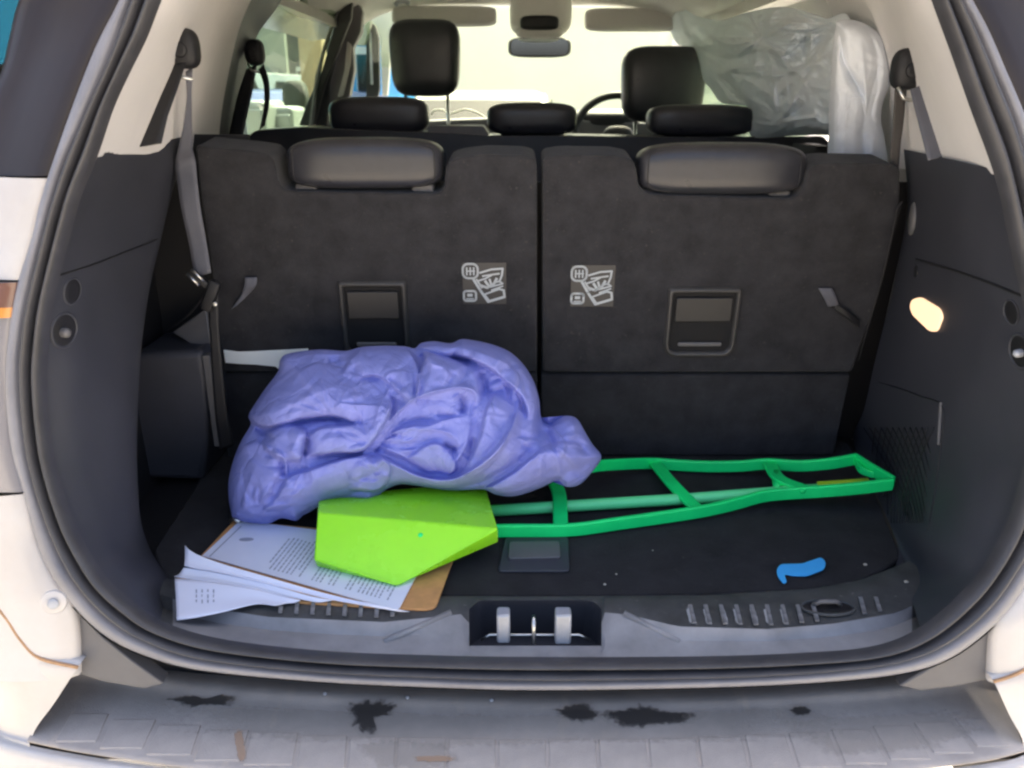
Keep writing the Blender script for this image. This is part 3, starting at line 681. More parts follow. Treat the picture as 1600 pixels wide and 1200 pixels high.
def headrest3(x0, x1, y0, y1, par):
    a, b = PS(x0, y0, -.03), PS(x1, y1, -.03); c = (a + b) / 2
    h = cushion('headrest', c + Vector((0, .0, 0)), (abs(b.x - a.x) / 2, .046, (a.z - b.z) / 2 * 1.03), 'leather', par, p=4.2, n=18,
                fn=lambda x, y, z: (x, y, z + (0.06 * (1 - x * x) if z > 0 else 0)))
    # seam piping round the rear face
    q = []
    for t in np.linspace(0, 2 * math.pi, 48, endpoint=False):
        ct, st = math.cos(t), math.sin(t); k = (abs(ct) ** 7 + abs(st) ** 7) ** (-1 / 7)
        q.append(c + Vector((ct * k * .895 * abs(b.x - a.x) / 2, -.036, st * k * .86 * (a.z - b.z) / 2)))
    MB().tube(q + [q[0]], .0012, n=6, caps=False).build('piping', 'plastic_dark', h)
    for sx in (-.78, .72):
        p = c + Vector((sx * abs(b.x - a.x) / 2, 0.0, -(a.z - b.z) / 2 - .004))
        MB().box(p, (.018, .02, .010)).build('post_collar', 'plastic_grey', par, bevel=.004, auto=40)
    return h
headrest3(449, 696, 218, 291, ls); headrest3(996, 1247, 226, 300, rs)

def latch_handle(cx, cy, wpx, hpx, par):
    """release handle: bezel, paddle and lip, black plates for the shade of its recess"""
    c = PS(cx, cy, .012); r = RT; u = Vector((0, -.12, 1)).normalized(); n = -SBN
    sc = (c - CAM).dot(FW) / F; w_, h_ = wpx * sc, hpx * sc * 1.02
    def pl(pts, off): return [c + r * x + u * y + n * off for x, y in pts]
    o = rrect(w_, h_, .006, 4, .022); i = rrect(w_ - .020, h_ - .020, .004, 4, .014); k = len(o)
    vs = pl(o, 0.0) + pl([(x * .95, y * .96) for x, y in o], .009) + pl([(x * 1.04, y * 1.04) for x, y in i], .009) + pl(i, -.001)
    bz = mk('handle_bezel', vs, [(q * k + j, q * k + (j + 1) % k, (q + 1) * k + (j + 1) % k, (q + 1) * k + j) for q in range(3) for j in range(k)], 'handle_plastic', par)
    mk('recess_plate', pl(i, .0012), [tuple(range(k))], 'recess_shade', bz, smooth=False)  # flat black plate: recess shade put into colour, seat not cut
    iw, ih = w_ - .020, h_ - .020
    pw = iw - .010
    slab('paddle', pl([(x, y + ih * .265 - .004) for x, y in rrect(pw, ih * .40, .003)], .0075), -n * .005, 'paddle_plastic', bz, bevel=.0015)
    slab('pocket_shade', pl([(x, y - ih * .13) for x, y in rrect(pw * .84, ih * .32, .003)], .0024), -n * .001, 'recess_shade', bz)  # black plate painted as the shade of the finger pocket
    slab('handle_lip', pl([(x, y - ih * .37) for x, y in rrect(pw * .80, ih * .07, .003)], .0065), -n * .004, 'plastic_grey', bz, bevel=.002)
    return bz
latch_handle(586, 499, 106, 126, ls); latch_handle(1096, 503, 114, 114, rs)

# pictogram stickers
def sticker(cx, cy, par):
    c = PS(cx, cy, .0128); u = Vector((0, -.12, 1)).normalized(); n = -SBN; sc = (c - CAM).dot(FW) / F
    def q(x, y, o=.0006): return c + RT * ((x - 50) * .68 * sc) + u * ((50 - y) * .68 * sc) + n * o
    st = mk('instruction_sticker', [q(0, 0, .0003), q(100, 0, .0003), q(100, 100, .0003), q(0, 100, .0003)], [(3, 2, 1, 0)], 'sticker_base', par, smooth=False)
    mb = MB()
    def line(pts, wd, close=False):
        pts = pts + [pts[0]] if close else pts
        for (x0, y0), (x1, y1) in zip(pts[:-1], pts[1:]):
            d = Vector((x1 - x0, y1 - y0)); L = d.length or 1; nx, ny = -d.y / L * wd / 2, d.x / L * wd / 2
            ex, ey = d.x / L * wd * .3, d.y / L * wd * .3
            mb.add([q(x0 + nx - ex, y0 + ny - ey), q(x1 + nx + ex, y1 + ny + ey), q(x1 - nx + ex, y1 - ny + ey), q(x0 - nx - ex, y0 - ny - ey)], [(0, 1, 2, 3)])
    line(rr := [(x + 18, y + 20) for x, y in rrect(34, 34, 12, 4)], 5, True)
    for x in (10, 18, 26): line([(x, 12), (x, 29)], 3.5)
    line([(9, 20), (28, 20)], 3)
    line([(24, 38), (40, 66), (58, 94)], 6); line([(58, 94), (96, 82)], 6); line([(96, 82), (94, 66), (80, 62)], 5); line([(50, 76), (82, 64)], 4); line([(60, 90), (50, 76)], 3)
    line([(40, 24), (66, 16), (92, 14), (90, 30), (84, 46)], 4.5); line([(46, 32), (70, 28), (84, 26)], 4)
    line([(34, 44), (52, 38), (66, 30)], 4); line([(40, 54), (56, 60), (72, 50), (78, 38)], 6); line([(52, 44), (60, 56)], 6); line([(62, 40), (66, 54)], 5)
    line([(64, 58), (92, 50), (84, 44), (72, 48)], 4); line([(66, 66), (92, 56)], 3.5); line([(32, 40), (44, 60)], 4)
    line([(x + 16, y + 80) for x, y in rrect(28, 24, 6, 3)], 5, True); line([(12, 78), (20, 78)], 7); line([(8, 87), (24, 87)], 3)
    mb.build('pictogram', 'sticker_print', st, smooth=False)
sticker(757, 443, ls); sticker(926, 447, rs)
# fabric pull tabs
def tab(pts, wd, par, m='webbing_blue'):
    q = [PS(x, y, .017 + .004 * (i % 2)) for i, (x, y) in enumerate(pts)]
    ribbon('pull_strap', q, [Vector((a, 0, b)) for a, b in wd], m, par, th=.002, n=16)
tab([(392,433),(391,446),(382,462),(366,480)], [(.020, 0)] * 2 + [(.016, .006)] + [(.010, .006)], ls)
tab([(1289,450),(1296,463),(1302,478)], [(.022, 0), (.022, 0), (.018, .003)], rs)
tab([(1304,478),(1325,492),(1342,506)], [(.0, .012)] * 3, rs, 'plastic_dark')

# --- second row of seats
s2 = empty('second_row_seat', (0, 0, 0), None, None); s2.parent = car; WL[s2.name] = Vector((CX, 1.3, 0)); s2.location = WL[s2.name] - W(car); s2['label'] = 'black second-row bench behind the third row'
Y2 = 1.16
slab('backrest', [PY(x, y, Y2) for x, y in round_px([(388,212),(400,203),(470,199),(700,208),(760,212),(900,212),(1010,214),(1170,214),(1285,212),(1296,222),(1296,420),(388,420)], 6)], (0, .13, 0), 'leather', s2, bevel=.02, segs=3)
slab('centre_console', [PY(x, y, Y2 + .02) for x, y in round_px([(664,213),(672,197),(755,197),(765,213)], 3)], (0, .1, 0), 'plastic_grey', s2, bevel=.003)
def pad2(x0, x1, y0, y1, Y, par, hy=.05, p=4.0, m='leather', posts=None, taper=0.0):
    a, b = PY(x0, y0, Y), PY(x1, y1, Y); c = (a + b) / 2
    h = cushion('headrest', c, (abs(b.x - a.x) / 2, hy, (a.z - b.z) / 2), m, par, p=p, n=12, taper=taper)
    w_ = abs(b.x - a.x) / 2
    for sx in posts or ():
        q = c + Vector((sx * w_, 0, -(a.z - b.z) / 2))
        MB().tube([q + Vector((0, 0, .02)), q + Vector((0, 0, -.20))], .006).build('headrest_post', 'metal', par)
    if not posts:
        for sx in (-.5, .45): MB().box(c + Vector((sx * w_, 0, -(a.z - b.z) / 2 - .005)), (.02, .02, .010)).build('post_collar', 'plastic_dark', par, bevel=.004)
    return h
pad2(514, 671, 151, 209, Y2 + .06, s2); pad2(761, 900, 160, 211, Y2 + .06, s2); pad2(1012, 1173, 163, 213, Y2 + .06, s2)
# --- front seats
def front_seat(x0, x1, y0, y1, label):
    s = empty('front_seat', (0, 0, 0), None, None); s.parent = car
    a, b = PY(x0, y0, 2.0), PY(x1, y1, 2.0); cx = (a.x + b.x) / 2
    WL[s.name] = Vector((cx, 2.2, -.2)); s.location = WL[s.name] - W(car); s['label'] = label
    h = pad2(x0, x1, y0, y1, 2.0, s, hy=.06, p=4.5, posts=(-.62, .62), taper=.04)
    cushion('backrest', (cx, 2.12, .18), (.25, .08, .31), 'leather', s, p=3.5, n=12)
front_seat(608, 720, 30, 151, 'left front seat with tall black headrest on steel posts')
front_seat(974, 1095, 72, 192, 'right front seat with black headrest behind the steering wheel')

# --- upper side trims (beige), roof, pillars
c0 = [PO(x, y, -0.008) for x, y in [(268,-60),(243,0),(222,55),(195,110),(170,165),(143,247)]]
c1 = [P(t) for t in [(320,-60,.10),(292,0,.13),(262,60,.15),(243,115,.15),(220,170,.14),(194,241,.13)]]
c2 = [P(t) for t in [(345,-60,.40),(330,0,.42),(318,50,.45),(313,110,.46),(308,170,.47),(300,242,.47)]]
c3 = [P(t) for t in [(420,-60,.85),(392,0,.90),(372,50,.94),(358,110,.98),(347,170,1.0),(340,235,1.0)]]
PTL = loft('pillar_trim', [c0, c1, c2, c3], 24, 8, 'beige', car, index=True, label='beige rear pillar trim on the left')
c4 = [P(t) for t in [(455,-60,1.2),(440,0,1.25),(405,50,1.28),(390,90,1.30),(378,150,1.30),(371,240,1.30)]]
loft('door_pillar', [c3, c4], 24, 6, 'plastic', car, index=True)
# right side mirror of the same
d0 = [PO(x, y, -0.008) for x, y in [(1446,-60),(1466,0),(1497,85),(1525,165),(1561,274)]]
d1 = [P(t) for t in [(1395,-60,.10),(1420,0,.13),(1450,85,.15),(1472,165,.15),(1500,264,.14)]]
d2 = [P(t) for t in [(1370,-60,.40),(1385,0,.42),(1398,85,.46),(1406,165,.47),(1410,264,.47)]]
d3 = [P(t) for t in [(1270,-60,.9),(1290,0,.9),(1330,85,.95),(1345,165,1.0),(1350,250,1.0)]]
PTR = loft('pillar_trim', [d0, d1, d2, d3], 24, 8, 'beige', car, index=True, label='beige rear pillar trim on the right')
# roof lining: from the tailgate edge forward to the windscreen
def rz(x, y):                        # height of the lining
    return 0.985 - 0.085 * ((x - CX) / .62) ** 6 - 0.05 * max(0, (0.3 - y) / .4) ** 2 - .02 * max(0, (y - 1.9) / .5) ** 2
ysr = list(np.linspace(-.02, 2.42, 26)); xsr = list(np.linspace(-.64 + CX, .64 + CX, 25))
vs = [(x, y, rz(x, y)) for y in ysr for x in xsr]; k = len(xsr)
loft_f = [(a * k + b, a * k + b + 1, (a + 1) * k + b + 1, (a + 1) * k + b) for a in range(len(ysr) - 1) for b in range(k - 1)]
roof = mk('roof_lining', vs, loft_f, 'liner', car)
mk('roof_panel', [(x * 1.06, y, rz(x * .9, y) + .05) for y in ysr for x in xsr], loft_f, 'white_paint', car)
# cabin side above the window line between roof lining and doors (left)
def side(sg, X0):
    mk('window_header', [Vector((CX + sg * .64, y, rz(CX + sg * .64, y))) for y in np.linspace(.3, 2.42, 12)] + [Vector((CX + sg * .72, y, .80)) for y in np.linspace(.3, 2.42, 12)],
       [(i, i + 1, 13 + i, 12 + i) for i in range(11)], 'beige_dim', car)
    # door panel below the glass
    mk('door_card', [Vector((CX + sg * .72, y, z)) for z in (-.3, .53) for y in (1.0, 3.1)], [(0, 1, 3, 2)], 'plastic_dark', car, solid=.05)
side(1, 0)
slab('door_card', [(CX - .72, 1.0, -.3), (CX - .72, 3.1, -.3), (CX - .72, 3.1, .50), (CX - .72, 1.35, .50), (CX - .72, 1.30, .50)], (-.05, 0, 0), 'plastic_dark', car)
# left doors' frames, glass
def pframe(name, px, Y, th, m, par, **kw): return slab(name, [PY(x, y, Y) for x, y in px], th, m, par, bevel=.004, **kw)
pframe('door_frame', [(519,-20),(528,20),(503,110),(480,160),(467,196),(490,197),(508,130),(548,30),(552,-20)], 2.02, (0, .03, 0), 'plastic_dark', car)
pframe('frame_strip', [(526,10),(531,12),(508,80),(495,140),(490,197),(482,197),(492,120),(505,70)], 2.00, (0, .01, 0), 'plastic_grey', car)
pframe('door_frame', [(530,-20),(545,0),(548,8),(530,70),(514,130),(511,198),(492,198),(500,120),(520,60)], 2.06, (0, .03, 0), 'plastic_dark', car)
pframe('pillar_trim', [(545,-20),(566,18),(564,50),(551,75),(553,110),(546,150),(528,160),(516,200),(511,200),(515,130),(530,75),(548,10)], 2.10, (0, .05, 0), 'plastic_grey', car, label='grey middle pillar trim')
pframe('pillar_trim', [(542,64),(549,70),(548,100),(536,150),(527,152),(538,110)], 2.08, (0, .01, 0), 'beige_dim', car, label='pale strip of the middle pillar')
pframe('front_door_frame', [(578,35),(586,38),(592,60),(593,140),(590,152),(572,152),(572,60)], 2.85, (0, .04, 0), 'plastic_dark', car)
pframe('frame_strip', [(576,48),(580,50),(583,132),(579,132)], 2.84, (0, .005, 0), 'metal_grey', car)
pframe('pillar_trim', [(566,-20),(640,-20),(622,40),(612,60),(605,150),(597,150),(594,60),(588,42),(580,34),(570,70),(557,70),(566,20)], 2.80, (0, .04, 0), 'liner', car, label='pale windscreen pillar trim')
slab('door_glass', [P(t) for t in [(372,235,1.30),(392,70,1.30),(440,-20,1.27),(540,-20,2.04),(486,200,2.04)]], (-.004, 0, 0), 'side_glass', car)
slab('door_glass', [P(t) for t in [(548,152,2.15),(555,40,2.15),(566,10,2.15),(580,34,2.86),(573,152,2.86)]], (-.004, 0, 0), 'side_glass', car)
wm = cushion('wing_mirror', PY(463, 160, 2.55), (.048, .06, .085), 'wall_dark', car, p=3.5, n=10)
# right side: outer closing wall behind the hung sheet, with a window
slab('door_glass', [(.75, 1.2, .53), (.75, 2.6, .53), (.70, 2.5, .80), (.70, 1.2, .80)], (.004, 0, 0), 'side_glass', car)
# windscreen, dashboard, wheel
wsb = [(CX - .66, 3.15, .60), (CX + .70, 3.15, .60)]
slab('windscreen', [(CX - .66, 3.25, .52), (CX + .70, 3.25, .52), (CX + .60, 2.42, .955), (CX - .60, 2.42, .955)], (0, .004, .004), 'windscreen', car)
dz = lambda x: .535 + .012 * math.cos((x - CX) * 4)
ds = [x for x in np.linspace(CX - .70, CX + .74, 20)]
loft('dashboard', [[Vector((x, 2.55, dz(x) - .30)) for x in ds], [Vector((x, 2.52, dz(x) - .03)) for x in ds], [Vector((x, 2.62, dz(x) + .01)) for x in ds], [Vector((x, 3.3, dz(x) - .02)) for x in ds]], 30, 5, 'plastic_grey', car)
cushion('instrument_hood', (CX + .36, 2.62, .545), (.17, .10, .045), 'plastic_dark', car, p=3)
cw = PY(958, 205, 2.42)
wn = Vector((0, -1, .35)).normalized()
wheel = MB().ring(cw + Vector((.02, 0, -.03)), wn, .175, .015, n=48, m=10).build('steering_wheel', 'plastic_dark', car)
mb = MB()
for a in (0, 180, 270):
    d = Vector((math.cos(R(a)), 0, math.sin(R(a)))); d = (d - wn * d.dot(wn)).normalized()
    mb.tube([cw + Vector((.02, 0, -.03)) + d * .04, cw + Vector((.02, 0, -.03)) + d * .17], .013)
mb.build('wheel_spoke', 'plastic_dark', wheel)
cushion('airbag_cover', cw + Vector((.02, 0, -.03)), (.06, .03, .05), 'plastic_dark', wheel, p=3, n=8)
# bonnet seen through the windscreen
bx = np.linspace(-.78, .84, 20)
loft('bonnet', [[Vector((x, 3.3, .49 - .05 * ((x - CX) / .8) ** 2)) for x in bx], [Vector((x, 3.8, .47 - .06 * ((x - CX) / .8) ** 2)) for x in bx], [Vector((x, 4.3, .36 - .1 * ((x - CX) / .8) ** 2)) for x in bx], [Vector((x, 4.5, .1)) for x in bx]], 24, 5, 'white_paint', car)
# sun visors, console, mirror
def visor(x0, x1, y0, y1, Y):
    a, b = PY(x0, y0, Y), PY(x1, y1, Y); c = (a + b) / 2
    return cushion('sun_visor', c, (abs(b.x - a.x) / 2, .02, abs(a.z - b.z) / 2), 'beige_dim', car, p=6, n=10, tilt=R(-20))
visor(612, 776, 10, 41, 2.38); visor(914, 1065, 13, 49, 2.38)
cushion('overhead_console', PY(846, 18, 2.2) + Vector((0, .1, .0)), (.112, .12, .072), 'liner', car, p=4, n=12)
cushion('console_tray', PY(843, 36, 2.16), (.068, .03, .024), 'plastic_dark', car, p=4, n=10)
cushion('sensor_cover', PY(843, 50, 2.2), (.085, .05, .022), 'liner', car, p=3, n=10)
mr = empty('rear_view_mirror', (0, 0, 0), None, None); mr.parent = car; mc = PY(843, 74, 2.35); WL[mr.name] = mc; mr.location = mc - W(car)
cushion('mirror_housing', mc, (.118, .018, .036), 'plastic_grey', mr, p=4, n=10)
mq = [(x * 1.0, y) for x, y in rrect(.215, .056, .02)]
mn = Vector((-.02, -1, -.012)).normalized(); ma = mn.cross(Vector((0, 0, 1))).normalized(); mbv = ma.cross(mn).normalized()
mk('mirror_glass', [mc + mn * .021 + ma * x + mbv * y for x, y in mq], [tuple(range(len(mq)))], 'mirror', mr, smooth=False)
MB().tube([mc + Vector((0, .01, .03)), mc + Vector((0, .06, .09))], .012).build('mirror_stem', 'plastic_dark', mr)
MB().tube([PY(617, 8, 2.2), PY(622, 3, 2.2), PY(632, 1, 2.2), PY(640, 6, 2.2)], .008).build('grab_handle', 'metal_grey', car)

# --- outer skin of the body sides
for sg in (-1, 1):
    slab('body_side', [(CX + sg * .80, -.02, -.55), (CX + sg * .80, 3.3, -.55), (CX + sg * .80, 3.3, .50), (CX + sg * .80, .10, .50)] , (sg * .03, 0, 0), 'white_paint', car)
    slab('rear_side_glass', [(CX + sg * .79, .06, .50), (CX + sg * .79, 1.15, .50), (CX + sg * .72, 1.15, .93), (CX + sg * .70, .16, .93)], (sg * .006, 0, 0), 'sun_block_glass', car)
    slab('body_side', [(CX + sg * .62, .02, .86), (CX + sg * .62, 2.42, .86), (CX + sg * .80, 2.42, .84), (CX + sg * .80, .02, .84)], (0, 0, .03), 'white_paint', car)
slab('underbody', [(-.80 + CX, .02, -.30), (.80 + CX, .02, -.30), (.80 + CX, 4.2, -.30), (-.80 + CX, 4.2, -.30)], (0, 0, .03), 'plastic_dark', car)

# --- seat belts
def dring(px, py, Y, s=1.0, lean=0.0):
    c = PY(px, py, Y)
    b = empty('seat_belt', (0, 0, 0), None, None); b.parent = car; WL[b.name] = c; b.location = c - W(car)
    cushion('belt_guide', c, (.020 * s, .018 * s, .026 * s), 'plastic_dark', b, p=3, n=8)
    MB().disc(c + Vector((0, -.017 * s, -.002)), Vector((0, -1, 0)), .010 * s, .004).build('guide_cap', 'plastic_dark', b)
    MB().tube([c + Vector((-.014 * s, -.012, -.022 * s)), c + Vector((-.006 * s, -.016, -.036 * s)), c + Vector((.012 * s, -.014, -.040 * s))], .0028).build('guide_loop', 'metal', b)
    return b
def px_ribbon(name, pts, m, par, th=.0015, n=40):
    """pts: (left px, right px, y px, depth Y)"""
    A = [(PY((a + b) / 2, y, Y)) for a, b, y, Y in pts]; Wd = [PY(b, y2, Y) - PY(a, y1, Y) for (a, b, y, Y), (y1, y2) in zip(pts, [(p[2] + 4, p[2] - 4) for p in pts])]
    return ribbon(name, A, Wd, m, par, th=th, n=n)
tpl, tpr = bvh(PTL), bvh(PTR)
def yon(tree, x, y, off=.012):
    l, n = hit(tree, x, y); return (l.y - off) if l is not None else .3
def on_ribbon(name, tree, pts, m, par, off=.01):
    return px_ribbon(name, [(a, b, y, yon(tree, (a + b) / 2, y, off)) for a, b, y in pts], m, par)
b1 = dring(288, 76, yon(tpl, 286, 78, .03), 1.0); b1['label'] = 'left third-row seat belt hanging from its guide'
on_ribbon('lower_webbing', tpl, [(266,292,96),(246,278,140),(226,262,185),(202,252,228)], 'plastic_dark', b1, off=.022)
px_ribbon('webbing', [(290,301,108,.27),(292,299,150,.28),(286,300,195,.30),(277,301,235,.32),(274,306,258,.34),(283,312,320,.33),(296,322,380,.33),(304,330,430,.32)], 'webbing_blue', b1)
px_ribbon('webbing', [(324,341,440,.315),(328,342,520,.31),(336,354,640,.31),(344,366,700,.32)], 'plastic_dark', b1)
bk = MB().box(PY(311, 436, .31), (.017, .008, .006), rx=Vector((.8, 0, -.6)), rz=Vector((.6, 0, .8)))
bk.build('buckle', 'plastic_dark', b1, bevel=.003)
bu = MB()
for dx, dy in ((292, 428), (299, 421)): bu.tube([PY(dx, dy, .30), PY(dx + 19, dy + 18, .30)], .0022, n=6)
bu.build('tongue', 'metal', b1)
MB().box(PY(330, 462, .31), (.009, .008, .026), rx=Vector((.9, 0, -.4)), rz=Vector((.4, 0, .9))).build('buckle', 'plastic_dark', b1, bevel=.003)
MB().disc(PY(336, 475, .295), Vector((0, -1, 0)), .004, .003).build('rivet', 'metal', b1)
px_ribbon('lap_webbing', [(322,332,452,.33),(290,302,490,.38),(262,276,512,.42)], 'plastic_dark', b1)
b2 = dring(398, 82, 1.16, 1.15); b2['label'] = 'second-row seat belt hanging by the left door'
px_ribbon('webbing', [(404,412,104,1.14),(412,420,130,1.13),(412,421,165,1.12),(405,414,200,1.12)], 'plastic_dark', b2)
px_ribbon('lower_webbing', [(385,402,104,1.16),(370,394,150,1.15),(352,376,232,1.12)], 'plastic_dark', b2)
b3 = dring(1418, 108, yon(tpr, 1420, 108, .03), 1.1); b3['label'] = 'right third-row seat belt hanging from its guide'
on_ribbon('lower_webbing', tpr, [(1422,1444,136),(1430,1456,170),(1441,1470,212),(1450,1482,247)], 'webbing_blue', b3, off=.02)
px_ribbon('webbing', [(1398,1417,136,.38),(1395,1412,190,.39),(1391,1406,240,.39),(1390,1402,300,.39)], 'webbing', b3)
px_ribbon('lower_webbing', [(1402,1411,318,.36),(1396,1401,350,.365),(1378,1382,430,.37),(1358,1362,500,.375),(1341,1344,560,.38)], 'plastic_dark', b3)
# stains and screws on the bumper
for i, px in enumerate([[(268,1096),(300,1090),(322,1094),(345,1088),(362,1094),(352,1103),(325,1103),(300,1106),(285,1100)],
                        [(550,1106),(575,1100),(612,1104),(606,1118),(585,1124),(588,1142),(570,1144),(558,1128)],
                        [(872,1112),(890,1106),(912,1104),(930,1116),(918,1128),(890,1124)],
                        [(945,1116),(980,1112),(1010,1108),(1040,1116),(1072,1118),(1068,1128),(1030,1132),(985,1136),(960,1126)],
                        [(1234,1112),(1250,1107),(1264,1112),(1258,1119),(1242,1118)]]):
    blob('wet_stain', px, 'stain', pad, pt, i, off=.0032, grow=1.45)
for i, px in enumerate([[(300,1106),(500,1112),(760,1120),(1000,1118),(1200,1112),(1200,1150),(1000,1160),(760,1164),(500,1158),(320,1140)],
                        [(560,1165),(640,1160),(700,1170),(690,1200),(600,1198)], [(1220,1128),(1400,1118),(1500,1120),(1480,1160),(1300,1175)]]):
    blob('dust_patch', px, 'dust', pad, pt, 40 + i, off=.0022)
for i, px in enumerate([[(366,1150),(378,1148),(384,1185),(374,1190)], [(650,1185),(700,1184),(698,1192),(655,1192)]]):
    blob('dirt_patch', px, 'grime', pad, pt, 60 + i, off=.003)
for x, y in ((508,1084),(637,1090),(768,1094)):
    l, n = hit(pt, x, y)
    if l is not None: MB().disc(l, Vector((0, -.3, 1)), .0028, .002, dome=.001).build('screw', 'metal_grey', pad)
# ================================================================== THINGS IN THE BOOT AND CABIN
def segdist(pts, poly, closed=False):
    """distance, side and position along a polyline for an array of 2D points"""
    X = pts[:, 0]; Yy = pts[:, 1]; best = np.full(len(pts), 1e9); sd = np.zeros(len(pts)); tt = np.zeros(len(pts))
    q = list(poly) + ([poly[0]] if closed else []); L = 0; tot = sum(math.dist(a[:2], b[:2]) for a, b in zip(q[:-1], q[1:]))
    for (x0, y0), (x1, y1) in zip(q[:-1], q[1:]):
        dx, dy = x1 - x0, y1 - y0; l2 = dx * dx + dy * dy + 1e-9
        t = np.clip(((X - x0) * dx + (Yy - y0) * dy) / l2, 0, 1); d = np.hypot(X - x0 - t * dx, Yy - y0 - t * dy)
        c = dx * (Yy - y0) - dy * (X - x0); m = d < best
        best = np.where(m, d, best); sd = np.where(m, np.sign(c), sd); tt = np.where(m, (L + t * math.sqrt(l2)) / tot, tt); L += math.sqrt(l2)
    return best, sd, tt
def inside(pts, poly):
    X = pts[:, 0]; Yy = pts[:, 1]; r = np.zeros(len(pts), bool); j = len(poly) - 1
    for i in range(len(poly)):
        xi, yi = poly[i]; xj, yj = poly[j]
        c = ((yi > Yy) != (yj > Yy)) & (X < (xj - xi) * (Yy - yi) / (yj - yi + 1e-12) + xi); r ^= c; j = i
    return r
def smoothpoly(poly, n=90):
    c = cr([(x, y, 0) for x, y in list(poly)[-1:] + list(poly) + list(poly)[:2]], n + 30)[:, :2]
    return [tuple(p) for p in cr([(x, y, 0) for x, y in list(poly) + [poly[0]]], n)[:-1, :2]]
def heights(pts, puffs, ridges, nz=0.0, seed=0.0, steps=()):
    h = np.zeros(len(pts))
    for poly, ht, wd in steps:                     # overlapping layers: a sharp fold edge, high on its right-hand side
        sp = [tuple(p) for p in cr([(x, y, 0) for x, y in poly], 28)[:, :2]] if len(poly) > 2 else poly
        d, sd, t = segdist(pts, sp); env = np.clip(np.minimum(t, 1 - t) * 7, 0, 1) ** .7
        rt = np.where(sd > 0, np.exp(-np.maximum(d - 3, 0) / wd) * np.clip(.75 + d / 12, 0, 1), np.clip(.75 - d / 3.2, 0, 1))
        h += ht * env * rt - ht * .35 * env * np.where(sd < 0, np.exp(-d / 9), 0)
    for poly, ht, wd in puffs:
        poly = smoothpoly(poly, 48); d, _, _ = segdist(pts, poly, True); ins = inside(pts, poly)
        s = np.clip(np.where(ins, d, 0) / wd, 0, 1); h += ht * (.45 * np.sqrt(np.clip(1 - (1 - s) ** 2, 0, 1)) + .55 * s)
    for poly, ht, wd, skew in ridges:
        sp = [tuple(p) for p in cr([(x, y, 0) for x, y in poly], 24)[:, :2]] if len(poly) > 2 else poly
        d, sd, t = segdist(pts, sp); ww = np.where(sd > 0, wd * (1 + skew), wd * (1 - skew))
        env = np.clip(np.minimum(t, 1 - t) * 5, 0.25, 1); e = np.exp(-np.sqrt((d / ww) ** 2 + .06) * 1.25 + .3); h += ht * e * env
    if nz:
        for i in range(len(pts)):
            x, y = pts[i] / 38.0
            v = Vector((x + seed, y - seed, seed)); wq = noise.noise_vector(v * .7) * 1.3
            a = noise.noise(Vector((x * 1.1 + wq.x, y * 1.9 + wq.y, seed)))
            b = noise.noise(Vector((x * 3.1 + wq.y * 2, y * 2.0 + wq.x * 2, seed + 5)))
            h[i] += nz * (1.3 * (1 - abs(a) * 2.2) + .45 * (1 - 2 * abs(b)) + .18 * noise.noise(Vector((x * 6, y * 6, seed))))
    return h
def relief(name, outline, centre, base, puffs, ridges, bulge, m, nth=300, nr=80, nz=0.0, seed=0.0, back=0.02, edge=22.0, parent=None, blur=1, steps=()):
    """crumpled cloth: a closed body with a traced outline, a bulging folded front and a flatter back"""
    ol = np.array(smoothpoly(outline, nth + 1)); c = np.array(centre, float)
    rr = np.sin(np.linspace(0, 1, nr + 1) * math.pi / 2) ** 1.0
    rr = np.linspace(0, 1, nr + 1) ** .8
    P2 = np.array([c] + [c + (ol[j] - c) * rr[i] for i in range(1, nr + 1) for j in range(nth)])
    d, _, _ = segdist(P2, [tuple(x) for x in ol[::2]], True)
    s = np.clip(d / edge, 0, 1); infl = np.clip(1 - (1 - s) ** 2, 0, 1)
    big = np.clip(d / bulge[1], 0, 1); big = np.clip(1 - (1 - big) ** 2, 0, 1)
    h = heights(P2, puffs, ridges, nz, seed, steps); H = h.copy()
    G = h[1:].reshape(nr, nth)
    for _ in range(blur):
        G = (G * 2 + np.roll(G, 1, 1) + np.roll(G, -1, 1)) / 4
        Gp = np.vstack([G[:1], G, G[-1:]]); G = (Gp[:-2] + 2 * Gp[1:-1] + Gp[2:]) / 4
    H[1:] = G.reshape(-1)
    tot = bulge[0] * big + (.012 + H) * infl
    vs = []; 
    for (x, y), t in zip(P2, tot):
        b = base(x, y); vs.append(b - (b - CAM).normalized() * t)
    k = len(vs)
    fs = [(0, 1 + (j + 1) % nth, 1 + j) for j in range(nth)]
    for i in range(nr - 1):
        for j in range(nth): fs.append((1 + i * nth + j, 1 + i * nth + (j + 1) % nth, 1 + (i + 1) * nth + (j + 1) % nth, 1 + (i + 1) * nth + j))
    # back: a few rings tucked behind
    last = 1 + (nr - 1) * nth
    for q, f in enumerate((.93, .75, .4)):
        for j in range(0, nth):
            x, y = c + (ol[j] - c) * f; b = base(x, y); vs.append(b + (b - CAM).normalized() * back * (q + 1) / 3)
        st = k + q * nth; pr = last if q == 0 else st - nth
        for j in range(nth): fs.append((pr + j, pr + (j + 1) % nth, st + (j + 1) % nth, st + j))
    fs.append(tuple(range(k + 2 * nth, k + 3 * nth)))
    return mk(name, vs, fs, m, parent)

